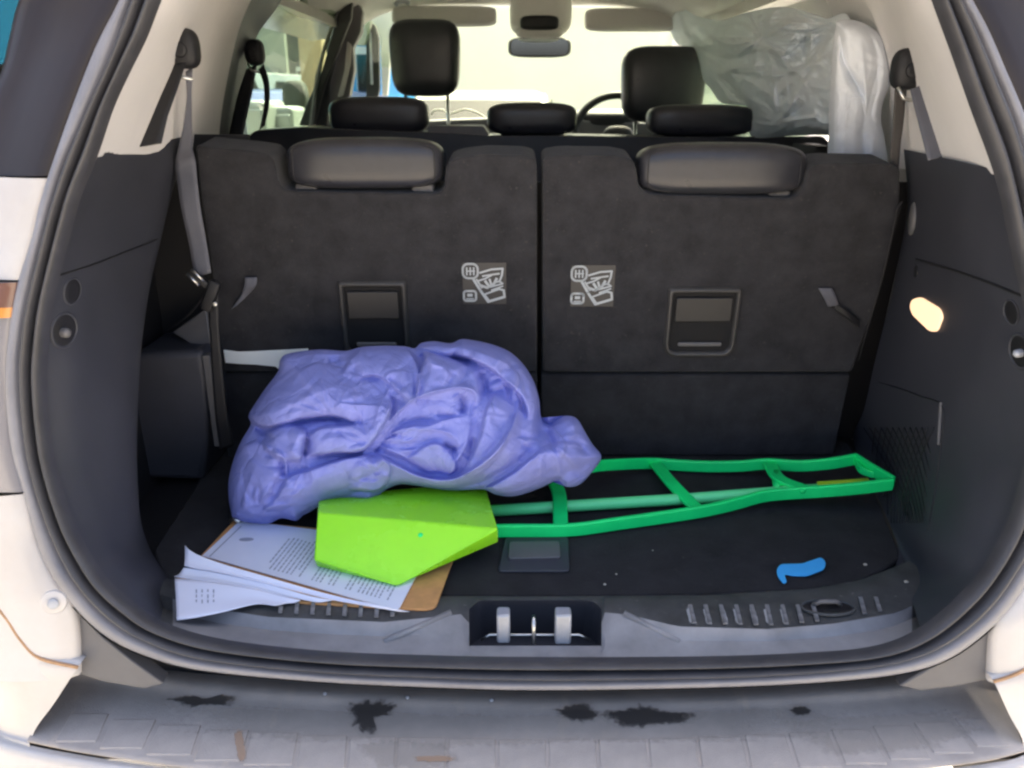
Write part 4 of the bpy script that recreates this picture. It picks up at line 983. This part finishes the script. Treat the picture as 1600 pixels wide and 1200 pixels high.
# --- blue cloth heap
cl_out = [(362,808),(357,780),(357,750),(364,720),(376,690),(391,664),(388,650),(396,634),(415,606),(434,580),(438,562),(452,552),(500,546),(540,548),(565,542),(600,540),(632,541),(648,544),(658,536),(678,533),(704,536),(720,530),(736,531),(765,537),(790,546),(806,557),(823,576),(836,600),(843,626),(846,652),(858,663),(868,656),(882,650),(896,651),(905,658),(914,674),(926,694),(940,714),(925,738),(906,757),(886,761),(870,752),(850,760),(825,770),(800,776),(775,773),(755,765),(720,766),(690,765),(650,759),(625,757),(605,764),(588,776),(574,784),(545,780),(515,783),(500,790),(485,800),(472,806),(462,814),(440,810),(420,818),(400,818),(380,815)]
def cl_base(x, y):
    n = Vector((0, 1, -0.55)).normalized()
    b = plane_hit(x, y, (0, .165, .018), n)
    if b.z < .02: b = PZ(x, y, .02)
    return b
puffs = [
 ([(390,655),(400,630),(430,595),(470,570),(505,568),(560,585),(608,625),(604,650),(560,662),(530,650),(500,650),(450,662),(410,665)], .034, 30),
 ([(478,674),(520,664),(560,662),(600,640),(614,628),(602,670),(575,700),(555,708),(520,704),(482,712),(474,700)], .026, 18),
 ([(418,670),(450,664),(480,676),(476,700),(468,720),(430,712),(410,695)], .024, 16),
 ([(372,694),(400,668),(425,712),(442,752),(432,800),(384,812),(362,800),(360,750)], .014, 22),
 ([(400,814),(428,772),(480,736),(540,715),(578,712),(602,722),(562,750),(520,770),(490,785),(466,812),(420,806)], .030, 20),
 ([(556,722),(588,712),(606,722),(608,746),(590,764),(562,768),(544,748)], .014, 14),
 ([(524,577),(555,548),(600,540),(630,545),(650,572),(655,612),(645,632),(612,622),(588,592),(560,584)], .026, 20),
 ([(660,618),(656,590),(666,548),(700,558),(727,572),(716,602),(698,606)], .026, 14),
 ([(658,640),(676,616),(722,610),(718,646),(692,650)], .012, 14),
 ([(640,716),(680,694),(702,706),(712,728),(700,742),(668,742)], .018, 14),
 ([(738,640),(772,618),(800,628),(806,660),(780,704),(745,738),(726,742),(744,700),(752,670)], .022, 16),
 ([(756,766),(800,738),(850,702),(900,690),(934,712),(880,742),(825,770),(785,774)], .024, 18),
 ([(858,668),(884,652),(905,662),(921,690),(900,697),(870,697)], .016, 16),
 ([(648,545),(700,532),(765,538),(806,560),(838,606),(846,660),(835,700),(815,690),(818,640),(800,600),(760,570),(700,552)], .034, 18),
]
ridges = [
 ([(600,668),(625,642),(645,624),(680,612),(720,605),(742,612),(746,640)], .016, 6, .5),
 ([(590,682),(640,668),(670,666),(700,655),(736,650)], .012, 6, .5),
 ([(600,692),(640,688),(660,672),(700,676),(716,694)], .012, 6, -.4),
 ([(576,692),(640,704),(680,692),(706,704)], .010, 6, .4),
 ([(736,646),(731,680),(727,697),(714,720),(709,738)], .013, 6, .4),
 ([(574,700),(610,720),(650,741),(690,749),(722,742),(762,715),(792,680),(808,640),(812,610)], .024, 8, .45),
 ([(590,705),(640,722),(668,740),(700,738)], -.010, 5, 0),
 ([(702,553),(722,560),(738,564)], -.034, 8, 0), ([(748,578),(758,600),(757,622)], -.036, 9, 0), ([(757,616),(775,612),(790,606)], -.022, 7, 0),
 ([(772,572),(786,592),(801,602),(810,628)], .014, 6, .4), ([(730,570),(744,598),(750,632)], .014, 7, .3),
 ([(783,596),(794,608),(798,628)], -.014, 5, 0),
 ([(720,616),(724,632),(720,648)], -.024, 7, 0), ([(680,646),(700,650),(716,646)], -.012, 5, 0),
 ([(736,680),(740,700),(732,722)], -.018, 8, 0), ([(690,694),(706,700),(714,706)], -.022, 6, 0),
 ([(620,664),(650,656),(680,656)], -.014, 6, 0), ([(610,680),(630,680)], -.012, 6, 0),
 ([(846,672),(830,700),(792,732),(740,757),(690,762)], -.024, 12, .2),
 ([(450,660),(480,655),(520,652),(552,658)], -.030, 8, -.2), ([(480,682),(475,712)], -.032, 5, 0), ([(438,716),(446,748)], -.028, 6, 0), ([(400,664),(420,682)], -.018, 9, 0),
 ([(565,706),(580,708),(592,700),(604,684),(618,668)], -.022, 8, 0), ([(490,716),(530,708),(566,712)], -.014, 5, 0),
 ([(604,590),(622,598),(634,612)], -.018, 12, 0), ([(552,590),(560,600)], -.008, 7, 0), ([(514,568),(532,562)], -.018, 8, 0),
 ([(636,548),(650,572),(652,618)], .012, 5, -.5), ([(654,575),(652,600),(645,625)], -.018, 6, 0), ([(658,552),(662,570)], -.016, 6, 0),
 ([(850,668),(862,690),(866,704)], -.018, 8, 0), ([(900,690),(916,704)], -.012, 5, 0), ([(895,655),(898,678),(880,690)], .010, 6, .4), ([(916,684),(928,704)], .008, 6, 0),
 ([(380,720),(372,760),(370,790)], .006, 7, .3), ([(395,735),(384,770),(380,800)], .007, 6, -.3), ([(370,706),(392,700)], .006, 8, 0),
 ([(540,600),(500,612),(440,640),(410,648)], .006, 9, .4), ([(560,610),(520,640)], .005, 9, 0), ([(470,620),(500,590)], -.004, 8, 0),
 ([(560,748),(600,735)], -.008, 6, 0), ([(520,735),(470,765),(440,795)], .005, 9, .3), ([(505,790),(550,772),(590,760)], -.010, 7, 0),
 ([(690,560),(700,585),(690,605)], .007, 7, .5), ([(712,580),(700,600)], -.010, 6, 0), ([(790,560),(812,585),(826,620)], -.007, 6, 0), ([(740,548),(790,566)], .007, 7, .5),
 ([(770,640),(750,690),(728,730)], .006, 7, 0), ([(806,690),(780,730),(740,750)], .006, 8, 0), ([(880,730),(905,742),(920,735)], -.008, 6, 0),
]
puffs = [(p, h_ * .5, w_ * 1.1) for p, h_, w_ in puffs]
ridges = [(p, h_ * .75, w_ * .85, k_) for p, h_, w_, k_ in ridges]
steps = [
 ([(560,664),(530,652),(500,651),(450,660),(412,667),(388,655)], .026, 36),
 ([(416,676),(450,664),(480,672)], .014, 22), ([(478,686),(500,669),(540,665),(566,660)], .014, 20),
 ([(606,612),(612,632),(604,655),(582,690),(560,706),(520,708),(480,712)], .026, 42),
 ([(480,672),(477,700),(468,721)], .020, 20), ([(470,722),(430,713),(408,690)], .016, 22),
 ([(432,780),(448,748),(480,735),(540,716),(582,711)], .018, 32), ([(430,700),(447,720),(450,752)], .012, 18),
 ([(610,744),(590,766),(545,764)], .014, 20), ([(596,712),(609,728),(608,750)], .012, 20),
 ([(628,540),(648,558),(656,595),(648,632)], .020, 34), ([(652,622),(655,590),(666,550)], .020, 30), ([(660,550),(700,557),(732,574)], .012, 24),
 ([(748,618),(720,606),(680,613),(645,625),(622,645),(596,676)], .015, 15),
 ([(570,698),(610,721),(650,742),(690,750),(722,743),(762,716),(792,681),(810,636)], .020, 28),
 ([(826,655),(818,625),(800,604),(772,580),(738,562),(700,555),(664,547)], .026, 34),
 ([(722,742),(742,702),(752,672),(760,640),(774,614)], .018, 36),
 ([(846,702),(870,692),(910,694)], .013, 24), ([(750,768),(800,740),(850,700)], .018, 30),
 ([(636,716),(676,693),(704,703)], .012, 18), ([(700,700),(713,728),(700,744)], .010, 18),
 ([(534,585),(548,560),(566,545)], .012, 30), ([(372,700),(400,690),(425,700)], .008, 30), ([(556,592),(590,588),(622,612),(640,630)], -.010, 18),
 ([(800,650),(790,690),(756,735),(700,762)], .010, 20), ([(862,668),(882,690),(880,720)], .008, 20),
]
def fan(cx, cy, a0, a1, n, r0, r1, ht, wd, seed):
    rnd = random.Random(seed)
    for i in range(n):
        a = R(a0 + (a1 - a0) * (i + .5 + rnd.uniform(-.35, .35)) / n); b = a + R(rnd.uniform(-14, 14)); L = r0 + (r1 - r0) * rnd.uniform(.55, 1)
        q = [(cx + r0 * math.cos(a), cy + r0 * math.sin(a)), (cx + (r0 + L) / 2 * math.cos(a), cy + (r0 + L) / 2 * math.sin(a)), (cx + L * math.cos(b), cy + L * math.sin(b))]
        ridges.append((q, ht * rnd.choice((1, -1, .7, -.7)), wd * rnd.uniform(.7, 1.3), rnd.uniform(-.5, .5)))
fan(585, 692, -85, 30, 11, 8, 110, .006, 3.6, 1); fan(585, 692, 130, 250, 9, 8, 100, .005, 4, 2); fan(745, 602, 0, 360, 9, 12, 75, .005, 3.4, 3)
fan(520, 655, 180, 300, 8, 10, 90, .004, 4, 4); fan(655, 550, 20, 150, 7, 5, 70, .005, 3.5, 5); fan(400, 800, -120, 0, 9, 8, 70, .006, 4, 21); fan(600, 745, 150, 250, 6, 6, 60, .004, 4, 22); fan(820, 560, 60, 160, 7, 6, 110, .004, 4, 23)
fan(855, 690, -60, 70, 8, 6, 80, .006, 3.5, 6)
fan(855, 690, 100, 200, 6, 6, 80, .005, 4, 7); fan(475, 715, 60, 200, 9, 8, 85, .005, 4, 8); fan(560, 560, 60, 190, 7, 6, 75, .004, 4, 9); fan(700, 745, 190, 350, 8, 6, 70, .004, 3.5, 10)
co = relief('cloth_heap', cl_out, (625, 668), cl_base, puffs, ridges, (.062, 90.0), 'cloth', nth=680, nr=170, nz=.0016, seed=3.1, edge=9.0, blur=1, steps=steps)
tag(co, 'crumpled periwinkle blue cloth heaped in the boot against the left seat back', 'cloth')

# --- lime green wedge panel
lv = {'bl': PZ(497, 776, .052), 'br': PZ(756, 752, .052), 'cl': PZ(496, 800, .078), 'cr_': PZ(778, 826, .064), 'fl': PZ(490, 874, .036), 'ft': PZ(620, 916, .022), 'fr': PZ(628, 912, .022)}
top = [lv[k] for k in ('bl', 'br', 'cl', 'cr_', 'fl', 'ft', 'fr')]
dn = [v + Vector((0, .012, -.0)) for v in top]; dn = [Vector((v.x, v.y, max(.0165, v.z - .030))) for v in dn]
vs = top + dn
fs = [(2, 3, 1, 0), (2, 4, 5, 6, 3), (7, 8, 10, 9), (9, 10, 13, 12, 11), (0, 1, 8, 7), (1, 3, 10, 8), (3, 6, 13, 10), (6, 5, 12, 13), (5, 4, 11, 12), (4, 2, 9, 11), (2, 0, 7, 9)]
lm = mk('plastic_panel', vs, fs, 'lime', None, bevel=.003, segs=3, auto=25)
tag(lm, 'bright lime green pointed plastic panel resting on the printed paper', 'plastic panel')
l, nn = hit(bvh(lm), 657, 836)
if l is not None: MB().disc(l, nn, .0035, .0006).build('screw_hole', 'green', lm)

# --- green ladder-like frame
gf = empty('ladder_frame', PZ(1050, 790, .002), 'long bright green ladder-like metal frame lying across the boot floor', 'frame')
def bar(name, pts, z, hw, hh, m, parent):
    q = [Vector(v) for v in cr([PZ(x, y, zz) for (x, y), zz in zip(pts, z if isinstance(z, list) else [z] * len(pts))], 40)]
    vs = []; fs = []
    for i, p in enumerate(q):
        t = (q[min(i + 1, 39)] - q[max(i - 1, 0)]); t.z = 0; t.normalize(); s = Vector((-t.y, t.x, 0))
        for a, b in ((-1, -1), (1, -1), (1, 1), (-1, 1)): vs.append(p + s * (a * hw) + Vector((0, 0, b * hh)))
    for i in range(39):
        for j in range(4): fs.append((i * 4 + j, i * 4 + (j + 1) % 4, (i + 1) * 4 + (j + 1) % 4, (i + 1) * 4 + j))
    fs += [(3, 2, 1, 0), (156, 157, 158, 159)]
    return mk(name, vs, fs, m, parent, bevel=.0022, segs=2, auto=30)
HZ = .016
bar('side_rail', [(760,830),(800,829),(890,828),(960,819),(1090,800),(1150,787),(1200,774),(1280,768),(1340,763),(1396,756)], [.016,.016,.016,.016,.018,.022,.028,.038,.048,.058], .004, .0105, 'green', gf)
bar('side_rail', [(908,733),(922,730),(945,727),(1015,724),(1060,727),(1110,729),(1160,728),(1200,725),(1250,728),(1300,724),(1338,717)], [.060,.054,.044,.020,.017,.020,.024,.030,.038,.048,.056], .004, .0105, 'green', gf)
bar('end_bar', [(1336,717),(1364,735),(1396,754)], [.056,.057,.058], .004, .0105, 'green', gf)
bar('end_brace', [(1338,720),(1346,734),(1366,742)], [.054,.052,.052], .0035, .006, 'green', gf)
def rung(pts):
    r = bar('rung', pts, [HZ + .004, HZ + .010, HZ + .004][:len(pts)] if len(pts) == 3 else HZ + .006, .0115, .0035, 'green', gf)
    q = [PZ(x, y, HZ + .0105 + (.006 if i == 1 and len(pts) == 3 else 0)) for i, (x, y) in enumerate(pts)]
    return r
rung([(858,744),(873,770),(876,822)]); rung([(1022,722),(1052,758),(1090,796)]); bar('rung', [(1202,724),(1218,748),(1262,766)], [.034,.038,.040], .0115, .0035, 'green', gf)
MB().tube([PZ(1212, 740, .034), PZ(1215, 758, .032), PZ(1214, 768, .030)], .008, n=10).build('rung_stub', 'green', gf)
tb = MB().tube([PZ(x, y, z) for x, y, z in ((740,800,.016),(900,790,.016),(1080,779,.018),(1200,770,.026),(1285,764,.036))], .0095, n=20).build('tube', 'green_tube', gf)
MB().tube([PZ(x, y, z) for x, y, z in ((1278,764.5,.036),(1320,762,.042),(1357,759,.047))], .0130, n=20).build('tube_tip', 'lime_tip', gf, label='yellow-green end of the tube')

# --- clipboard and papers
bp = [PZ(x, y, .0145) for x, y in round_px([(276,908),(366,812),(718,846),(681,949),(664,952),(470,941)], 9, 4)]
cbd = slab('clipboard', bp, (0, 0, -.0035), 'board', None, bevel=.001)
tag(cbd, 'brown hardboard clipboard under the white papers by the sill', 'clipboard')
MB().tube([PZ(358, 814, .018), PZ(366, 811, .022), PZ(376, 815, .020)], .004, n=8).build('clip', 'metal', cbd)
def sheet(name, rows, m, label, curl=0.0, parent=None):
    o = loft(name, rows, 24, 10, m, None, solid=.0004, offset=0)
    tag(o, label, 'paper'); return o
# main printed sheet
Aq, Bq, Cq, Dq = (316,868), (622,954), (676,850), (375,813)
def SQ(u, v, z=.0175):
    x = (1 - v) * ((1 - u) * Aq[0] + u * Bq[0]) + v * ((1 - u) * Dq[0] + u * Cq[0]); y = (1 - v) * ((1 - u) * Aq[1] + u * Bq[1]) + v * ((1 - u) * Dq[1] + u * Cq[1])
    return PZ(x, y, z)
s1 = slab('printed_sheet', [SQ(*uv) for uv in ((0,0),(.985,0),(1,.05),(1,1),(0,1))], (0, 0, -.0015), 'paper', None)
tag(s1, 'white printed form lying flat under the lime green panel', 'paper')
mb = MB(); rnd = random.Random(5)
for ln in range(30):
    u = .30 + ln * .0215
    if ln in (9, 10, 17, 18): continue
    v = .10 + (.12 if ln % 7 == 0 else 0) ; vend = .78 if ln < 18 else .55
    while v < vend - .03:
        L = rnd.uniform(.02, .075); L = min(L, vend - v)
        mb.add([SQ(u, v, .0178), SQ(u + .0075, v, .0178), SQ(u + .0075, v + L, .0178), SQ(u, v + L, .0178)], [(0, 1, 2, 3)]); v += L + .012
mb.add([SQ(.03, .02, .0178), SQ(.036, .02, .0178), SQ(.036, .86, .0178), SQ(.03, .86, .0178)], [(0, 1, 2, 3)])  # thin dark line drawn along the fold edge, no lettering
tag(mb.build('printed_text', 'ink', s1, smooth=False), kind='stuff')
MB().disc(PZ(385, 843, .0176), Vector((0, 0, 1)), .0052, .0003, sx=2.1, up=Vector((0, 1, 0))).build('printed_mark', 'ink', s1)
def curl(name, top_, bot_, zt, zb, m, label):
    T_ = [PZ(x, y, z) for (x, y), z in zip(top_, zt)]; B_2 = [PZ(x, y, z) for (x, y), z in zip(bot_, zb)]
    M_ = [(a + b) / 2 + Vector((0, 0, -.003)) for a, b in zip(T_, B_2)]
    return tag(loft(name, [T_, M_, B_2], 30, 6, m, None, solid=.0008, offset=0), label, 'paper')
s2p = curl('folded_sheet', [(289,852),(303,864),(345,880),(420,902),(520,930),(640,956)], [(288,884),(305,888),(345,895),(430,915),(520,937),(600,948)], [.050,.044,.036,.030,.022,.019], [.036,.033,.030,.025,.021,.019], 'paper_white', 'curled white sheet topmost of the fanned papers at the clipboard end')
s3p = curl('folded_sheet', [(287,887),(300,888),(345,896),(420,913),(480,930),(520,938)], [(272,901),(300,905),(345,910),(400,920),(440,930),(480,938)], [.033,.031,.028,.024,.021,.020], [.029,.028,.026,.023,.020,.019], 'paper', 'middle sheet of the fanned papers, creased along its length')
s4p = curl('folded_sheet', [(273,904),(300,906),(345,911),(400,921),(440,931),(470,938)], [(276,969),(305,965),(345,957),(400,944),(432,946),(446,940)], [.028,.027,.025,.022,.0195,.019], [.021,.021,.020,.019,.019,.0188], 'paper_white', 'lowest white sheet of the fan hanging over the grey sill')
slab('page_edge', [PZ(x, y, .0250) for x, y in ((273,904),(290,901),(292,904),(275,908))], (0, 0, -.002), 'orange_edge', s4p)
mb = MB()
t4 = bvh(s4p)
for i in range(4):
    for j in range(3):
        x = 306 + i * 9; y = 922 + j * 8 
        q = [hit(t4, *p)[0] for p in ((x, y), (x + 2, y), (x + 2 - (i * j) % 2, y + 6 - (i + j) % 3), (x, y + 6 - (i + j) % 3))]
        if all(a is not None for a in q): mb.add([a + Vector((0, 0, .0012)) for a in q], [(3, 2, 1, 0)])
tag(mb.build('printed_text', 'ink', s4p, smooth=False), kind='stuff')

# --- blue strip
bs = slab('blue_strip', [PZ(x, y, .006 + (.003 if x > 1260 else 0)) for x, y in round_px([(1213,890),(1219,881),(1255,880),(1283,870),(1291,878),(1288,889),(1262,899),(1240,899),(1225,896),(1230,909),(1224,911),(1215,900)], 5)], (0, 0, -.002), 'blue_tape', None, bevel=.0006)
tag(bs, 'short bright blue hooked strip lying on the black carpet', 'strip')
# --- pale strip on the left seat
ws = [PS(x, y, .020 + .003 * math.sin(x * .2)) for x, y in [(349,547),(372,550),(400,549),(440,547),(481,545),(481,568),(440,581),(430,573),(400,570),(375,569),(352,567)]]
o = slab('pale_strip', ws, (0, .003, 0), 'paper_strip', None, bevel=.0006); tag(o, 'pale white fabric strip across the left seat back beside the blue cloth', 'strip')
# crumbs
for i, (x, y, r) in enumerate([(945,913,.0022),(963,897,.0015),(1352,882,.0028),(1401,813,.002),(1020,860,.0012),(1416,909,.003),(330,700,.001)]):
    q = PZ(x, y, .004) if i != 5 else PZ(x, y, .012)
    o = cushion('crumb', q, (r, r * .8, r * .6), 'crumb', None, p=2.2, n=3)
    tag(o, ['pale ring-shaped crumb on the carpet near the latch', 'small crumb on the carpet above the pale ring crumb', 'white crumb on the carpet right of the blue strip', 'pale crumb on the carpet below the end of the green frame', 'tiny crumb on the carpet below the green frame', 'grey crumb on the sill by the right trim', 'speck on the carpet by the left cover box'][i], 'crumb', 'crumbs scattered over the boot floor')

# --- silver sheet hung over the right-hand windows
def sh_base(x, y):
    D = .605 * 1256 / max(240, (x - 800)); r_ = ray(x, y) / F; return CAM + r_ * D
sh_out = [(1046,10),(1056,6),(1076,20),(1100,28),(1130,31),(1165,20),(1215,11),(1250,15),(1290,28),(1330,36),(1330,214),(1290,211),(1240,212),(1176,214),(1172,180),(1165,166),(1140,163),(1124,158),(1110,138),(1098,124),(1092,95),(1082,72),(1060,70),(1046,46),(1042,28)]
_r = list(ridges); ridges.clear()
fan(1190, 60, 0, 360, 18, 6, 90, .03, 5, 11); fan(1300, 40, 110, 200, 10, 6, 120, .03, 5, 12); fan(1110, 110, -30, 80, 8, 6, 110, .03, 5, 13); fan(1220, 190, 180, 360, 14, 4, 70, .02, 4, 14)
film_r = list(ridges); ridges.clear(); ridges += _r
sp = [([(1100,92),(1130,112),(1165,118),(1230,108),(1300,80),(1325,40),(1325,205),(1180,208),(1174,165),(1140,150),(1110,125)], .05, 26),
      ([(1188,58),(1200,32),(1235,30),(1262,42),(1250,70),(1225,88),(1200,82)], .06, 16), ([(1046,20),(1058,10),(1080,66),(1060,68)], .03, 10),
      ([(1088,72),(1130,40),(1170,40),(1186,70),(1160,90),(1120,88)], .05, 18)]
sr = [([(1262,52),(1256,66),(1262,90)], -.04, 6, 0), ([(1254,45),(1268,56),(1266,80),(1258,98)], .03, 5, 0), ([(1185,50),(1192,75),(1200,90)], .035, 6, .4),
      ([(1090,80),(1130,100),(1160,112)], .03, 6, .5), ([(1160,112),(1210,118),(1260,106),(1300,88)], .035, 8, -.4), ([(1170,150),(1200,185),(1215,188),(1240,160)], .025, 7, .3),
      ([(1200,130),(1215,165),(1240,150)], .02, 9, 0), ([(1225,200),(1262,185),(1300,200)], .02, 8, 0), ([(1240,60),(1222,90)], .03, 7, .5), ([(1285,100),(1250,140),(1225,200)], .02, 10, .3),
      ([(1080,45),(1100,70)], -.05, 10, 0), ([(1110,50),(1125,75)], -.03, 8, 0), ([(1140,60),(1150,80)], .03, 7, 0), ([(1056,10),(1066,40),(1076,66)], .02, 5, .3)]
o = relief('foil_sunshade', sh_out, (1210, 100), sh_base, sp, sr + film_r, (.03, 60.0), 'sheet_silver', nth=260, nr=70, nz=.011, seed=9.0, back=.03, edge=14.0, blur=0)
tag(o, 'wrinkled silvery sheet hung over the right-hand side windows', 'sunshade')
def wc_base(x, y): return PY(x, y, .56)
wc_out = [(1306,34),(1322,30),(1345,34),(1365,45),(1382,60),(1391,84),(1394,104),(1391,130),(1380,160),(1377,190),(1382,215),(1385,262),(1350,264),(1298,264),(1295,200),(1297,140),(1301,80)]
o = relief('hanging_cloth', wc_out, (1342, 150), wc_base,
    [([(1312,40),(1340,36),(1362,60),(1372,100),(1362,140),(1352,178),(1344,140),(1330,120),(1318,100)], .014, 10), ([(1298,90),(1316,70),(1330,120),(1350,152),(1348,200),(1342,255),(1302,255)], .012, 12), ([(1366,60),(1386,80),(1390,110),(1376,160),(1374,190),(1362,180),(1372,130)], .010, 10)],
    [([(1315,60),(1320,98),(1348,148),(1352,172)], -.012, 3, 0), ([(1345,60),(1350,110),(1354,170)], .006, 5, 0), ([(1345,200),(1352,250)], -.010, 6, 0), ([(1365,215),(1360,255)], .008, 6, 0), ([(1320,150),(1318,240)], .004, 8, 0)],
    (.02, 30.0), 'cloth_white', nth=200, nr=50, nz=.0018, seed=21.0, back=.01, edge=10.0, blur=1)
tag(o, 'pale white cloth hanging behind the right third-row seat', 'cloth')
# white cable on the dashboard
o = MB().tube([PY(x, y, 2.3) for x, y in cr([(a, b, 0) for a, b in ((674,180),(678,173),(692,172),(700,178),(716,174),(728,171),(745,176),(758,184))], 30)[:, :2]], .0032, n=8).build('charging_cable', 'cable', None)
tag(o, 'white cable looping beside the left front headrest post', 'cable')

# ================================================================== OUTSIDE, SEEN THROUGH THE GLASS
def vehicle(loc, rz, L, Wd, H, m, label, group=None, boxy=False):
    c = empty('parked_car', loc, label, 'car', group); c.rotation_euler = (0, 0, 0)
    prof = [(-.5, .18), (-.5, .52), (-.46, .60), (-.30, .64), (-.16, .97), (.0, 1.0), (.20, .97), (.36, .66), (.48, .60), (.5, .5), (.5, .18)] if not boxy else [(-.5, .15), (-.5, .95), (-.46, 1.0), (.34, 1.0), (.42, .6), (.5, .55), (.5, .15)]
    rot = Matrix.Rotation(rz, 3, 'Z'); base = Vector(loc)
    def tr(x, y, z): return base + rot @ Vector((x, y, z))
    kk = len(prof); vs = []; xsn = (-.5, -.42, 0, .42, .5)
    for s in xsn:
        for (u, v) in prof:
            inset = 1 - (.16 * max(0, v - .6) / .4); e = .97 if abs(s) == .5 else 1.0
            vs.append(tr(u * L * e, s * Wd * inset, .12 + (v * e) * (H - .12)))
    fs = [(a * kk + i, a * kk + (i + 1) % kk, (a + 1) * kk + (i + 1) % kk, (a + 1) * kk + i) for a in range(4) for i in range(kk)] + [tuple(range(kk)), tuple(range(4 * kk, 5 * kk))[::-1]]
    mk('body', vs, fs, m, c, bevel=.03, segs=3, auto=35)
    for sg in (-1, 1):
        y0 = sg * Wd * .5
        for (a, b) in (((-.26, -.01), (.01, .27))if not boxy else ((-.45, -.1), (-.05, .33))):
            q = [tr(a * L, y0 * .97, .12 + .66 * (H - .12)), tr(b * L, y0 * .97, .12 + .66 * (H - .12)), tr((b - .04) * L, y0 * .88, .12 + .93 * (H - .12)), tr((a + .05) * L, y0 * .88, .12 + .93 * (H - .12))]
            slab('window', q, rot @ Vector((0, sg * .012, 0)), 'dark_gloss', c)
        for u in (-.31, .31):
            MB().disc(tr(u * L, sg * Wd * .44, .32), rot @ Vector((0, sg, 0)), .32, .16).build('wheel', 'tyre', c)
    for u, nm in ((-.502, 'tail_light'), (.502, 'headlight')):
        for sg in (-1, 1): MB().box(tr(u * L, sg * Wd * .38, .62 * H), (.02, .14, .07), rx=rot @ Vector((1, 0, 0)), ry=rot @ Vector((0, 1, 0))).build(nm, 'lens_grey' if u > 0 else 'lens_orange', c, bevel=.01)
    q = [tr(-.305 * L, s * Wd * .42, .12 + .68 * (H - .12)) for s in (-1, 1)] + [tr(-.19 * L, s * Wd * .38, .12 + .93 * (H - .12)) for s in (1, -1)]
    if not boxy: slab('rear_window', q, rot @ Vector((-.02, 0, 0)), 'dark_gloss', c)
    return c
def ground_at(px, D, off=0):
    r_ = ray(px, 150) / F; p = CAM + r_ * D; return Vector((p.x, p.y, GZ))
vehicle(ground_at(425, 7.2), R(75), 4.3, 1.75, 1.50, 'car_blue', 'dark blue car parked beyond the left rear door window')
vehicle(ground_at(352, 11.5), R(80), 4.6, 1.8, 1.75, 'car_white', 'white van parked behind the blue car outside the left window', boxy=True)
vehicle(ground_at(757, 9.5), R(90), 4.0, 1.7, 1.50, 'car_cream', 'pale cream rounded car ahead of the windscreen')
# white crates just outside the left rear door
for i, (x0, x1, y0, y1, D) in enumerate([(380,412,157,245,2.9),(414,456,166,245,3.05)]):
    r0, r1 = CAM + ray(x0, y0) / F * D, CAM + ray(x1, y1) / F * D
    c = Vector(((r0.x + r1.x) / 2, r0.y + .15, (r0.z + GZ) / 2)); hh = (r0.z - GZ) / 2
    e = empty('white_cabinet', (c.x, c.y, GZ), ['taller white cabinet outside the left rear door', 'smaller white cabinet right of the taller one outside the left door'][i], 'cabinet')
    slab('carcass', [c + Vector((a * abs(r1.x - r0.x) / 2, -.15, b * hh)) for a, b in ((-1, -1), (1, -1), (1, 1), (-1, 1))], (0, .3, 0), 'car_white', e, bevel=.02)
    slab('door', [c + Vector((a * abs(r1.x - r0.x) / 2 * .86, -.153, .02 + b * hh * .93)) for a, b in ((-1, -1), (1, -1), (1, 1), (-1, 1))], (0, -.012, 0), 'car_white', e, bevel=.006)
# post, wing mirror, buildings
o = MB().box(CAM + ray(487, 60) / F * 6.0 - Vector((0, 0, .2)), (.085, .085, 1.6)).build('timber_post', 'pole', None, bevel=.01); tag(o, 'tan timber post standing outside the left rear door window', 'post')
def building(px0, px1, D, h, m, label, dep=3.0, rows=1, cols=3):
    a, b = ground_at(px0, D), ground_at(px1, D); c = (a + b) / 2; wd = (b - a).length / 2
    e = empty('building', c, label, 'building')
    MB().box(c + Vector((0, dep / 2, h / 2)), (wd, dep / 2, h / 2)).build('wall', m, e, smooth=False)
    MB().box(c + Vector((0, dep / 2, h + .06)), (wd + .15, dep / 2 + .15, .06)).build('roof', 'plastic_grey', e, smooth=False)
    for r_ in range(rows):
        for q in range(cols):
            p = c + Vector((-wd + (q + .5) * 2 * wd / cols, -.02, 1.0 + r_ * 2.6 + .4))
            fr_ = MB().box(p, (wd / cols * .45, .05, .55)).build('window', 'car_white', e, smooth=False)
            MB().box(p + Vector((0, -.035, 0)), (wd / cols * .38, .02, .47)).build('pane', 'dark_gloss', fr_, smooth=False)
building(250, 452, 17, 4.6, 'wall_pale', 'pale low building beyond the vehicles on the left', rows=1, cols=4)
building(455, 545, 15, 6.5, 'wall_dark', 'dark walled building behind the timber post', rows=2, cols=2)
building(560, 1300, 14, 3.3, 'glare_cream', 'long cream block added as sky glare ahead of the windscreen', rows=0)  # added block, its pale colour stands in for sky glare
building(545, 600, 9, 2.1, 'sky_blue', 'light blue kiosk seen through the front left window', rows=1, cols=1)
o = mk('blue_sky_sheet', [CAM + ray(x, y) / F * D for x, y, D in ((-260,-160,4.0),(120,-160,4.0),(60,30,4.2),(4,100,4.4),(-260,140,4.4))], [(0, 1, 2, 3, 4)], 'sky_blue', None, smooth=False)  # added sheet standing in for blue sky
tag(o, 'bright blue sheet added as sky beyond the rear left corner of the car', 'sky sheet')
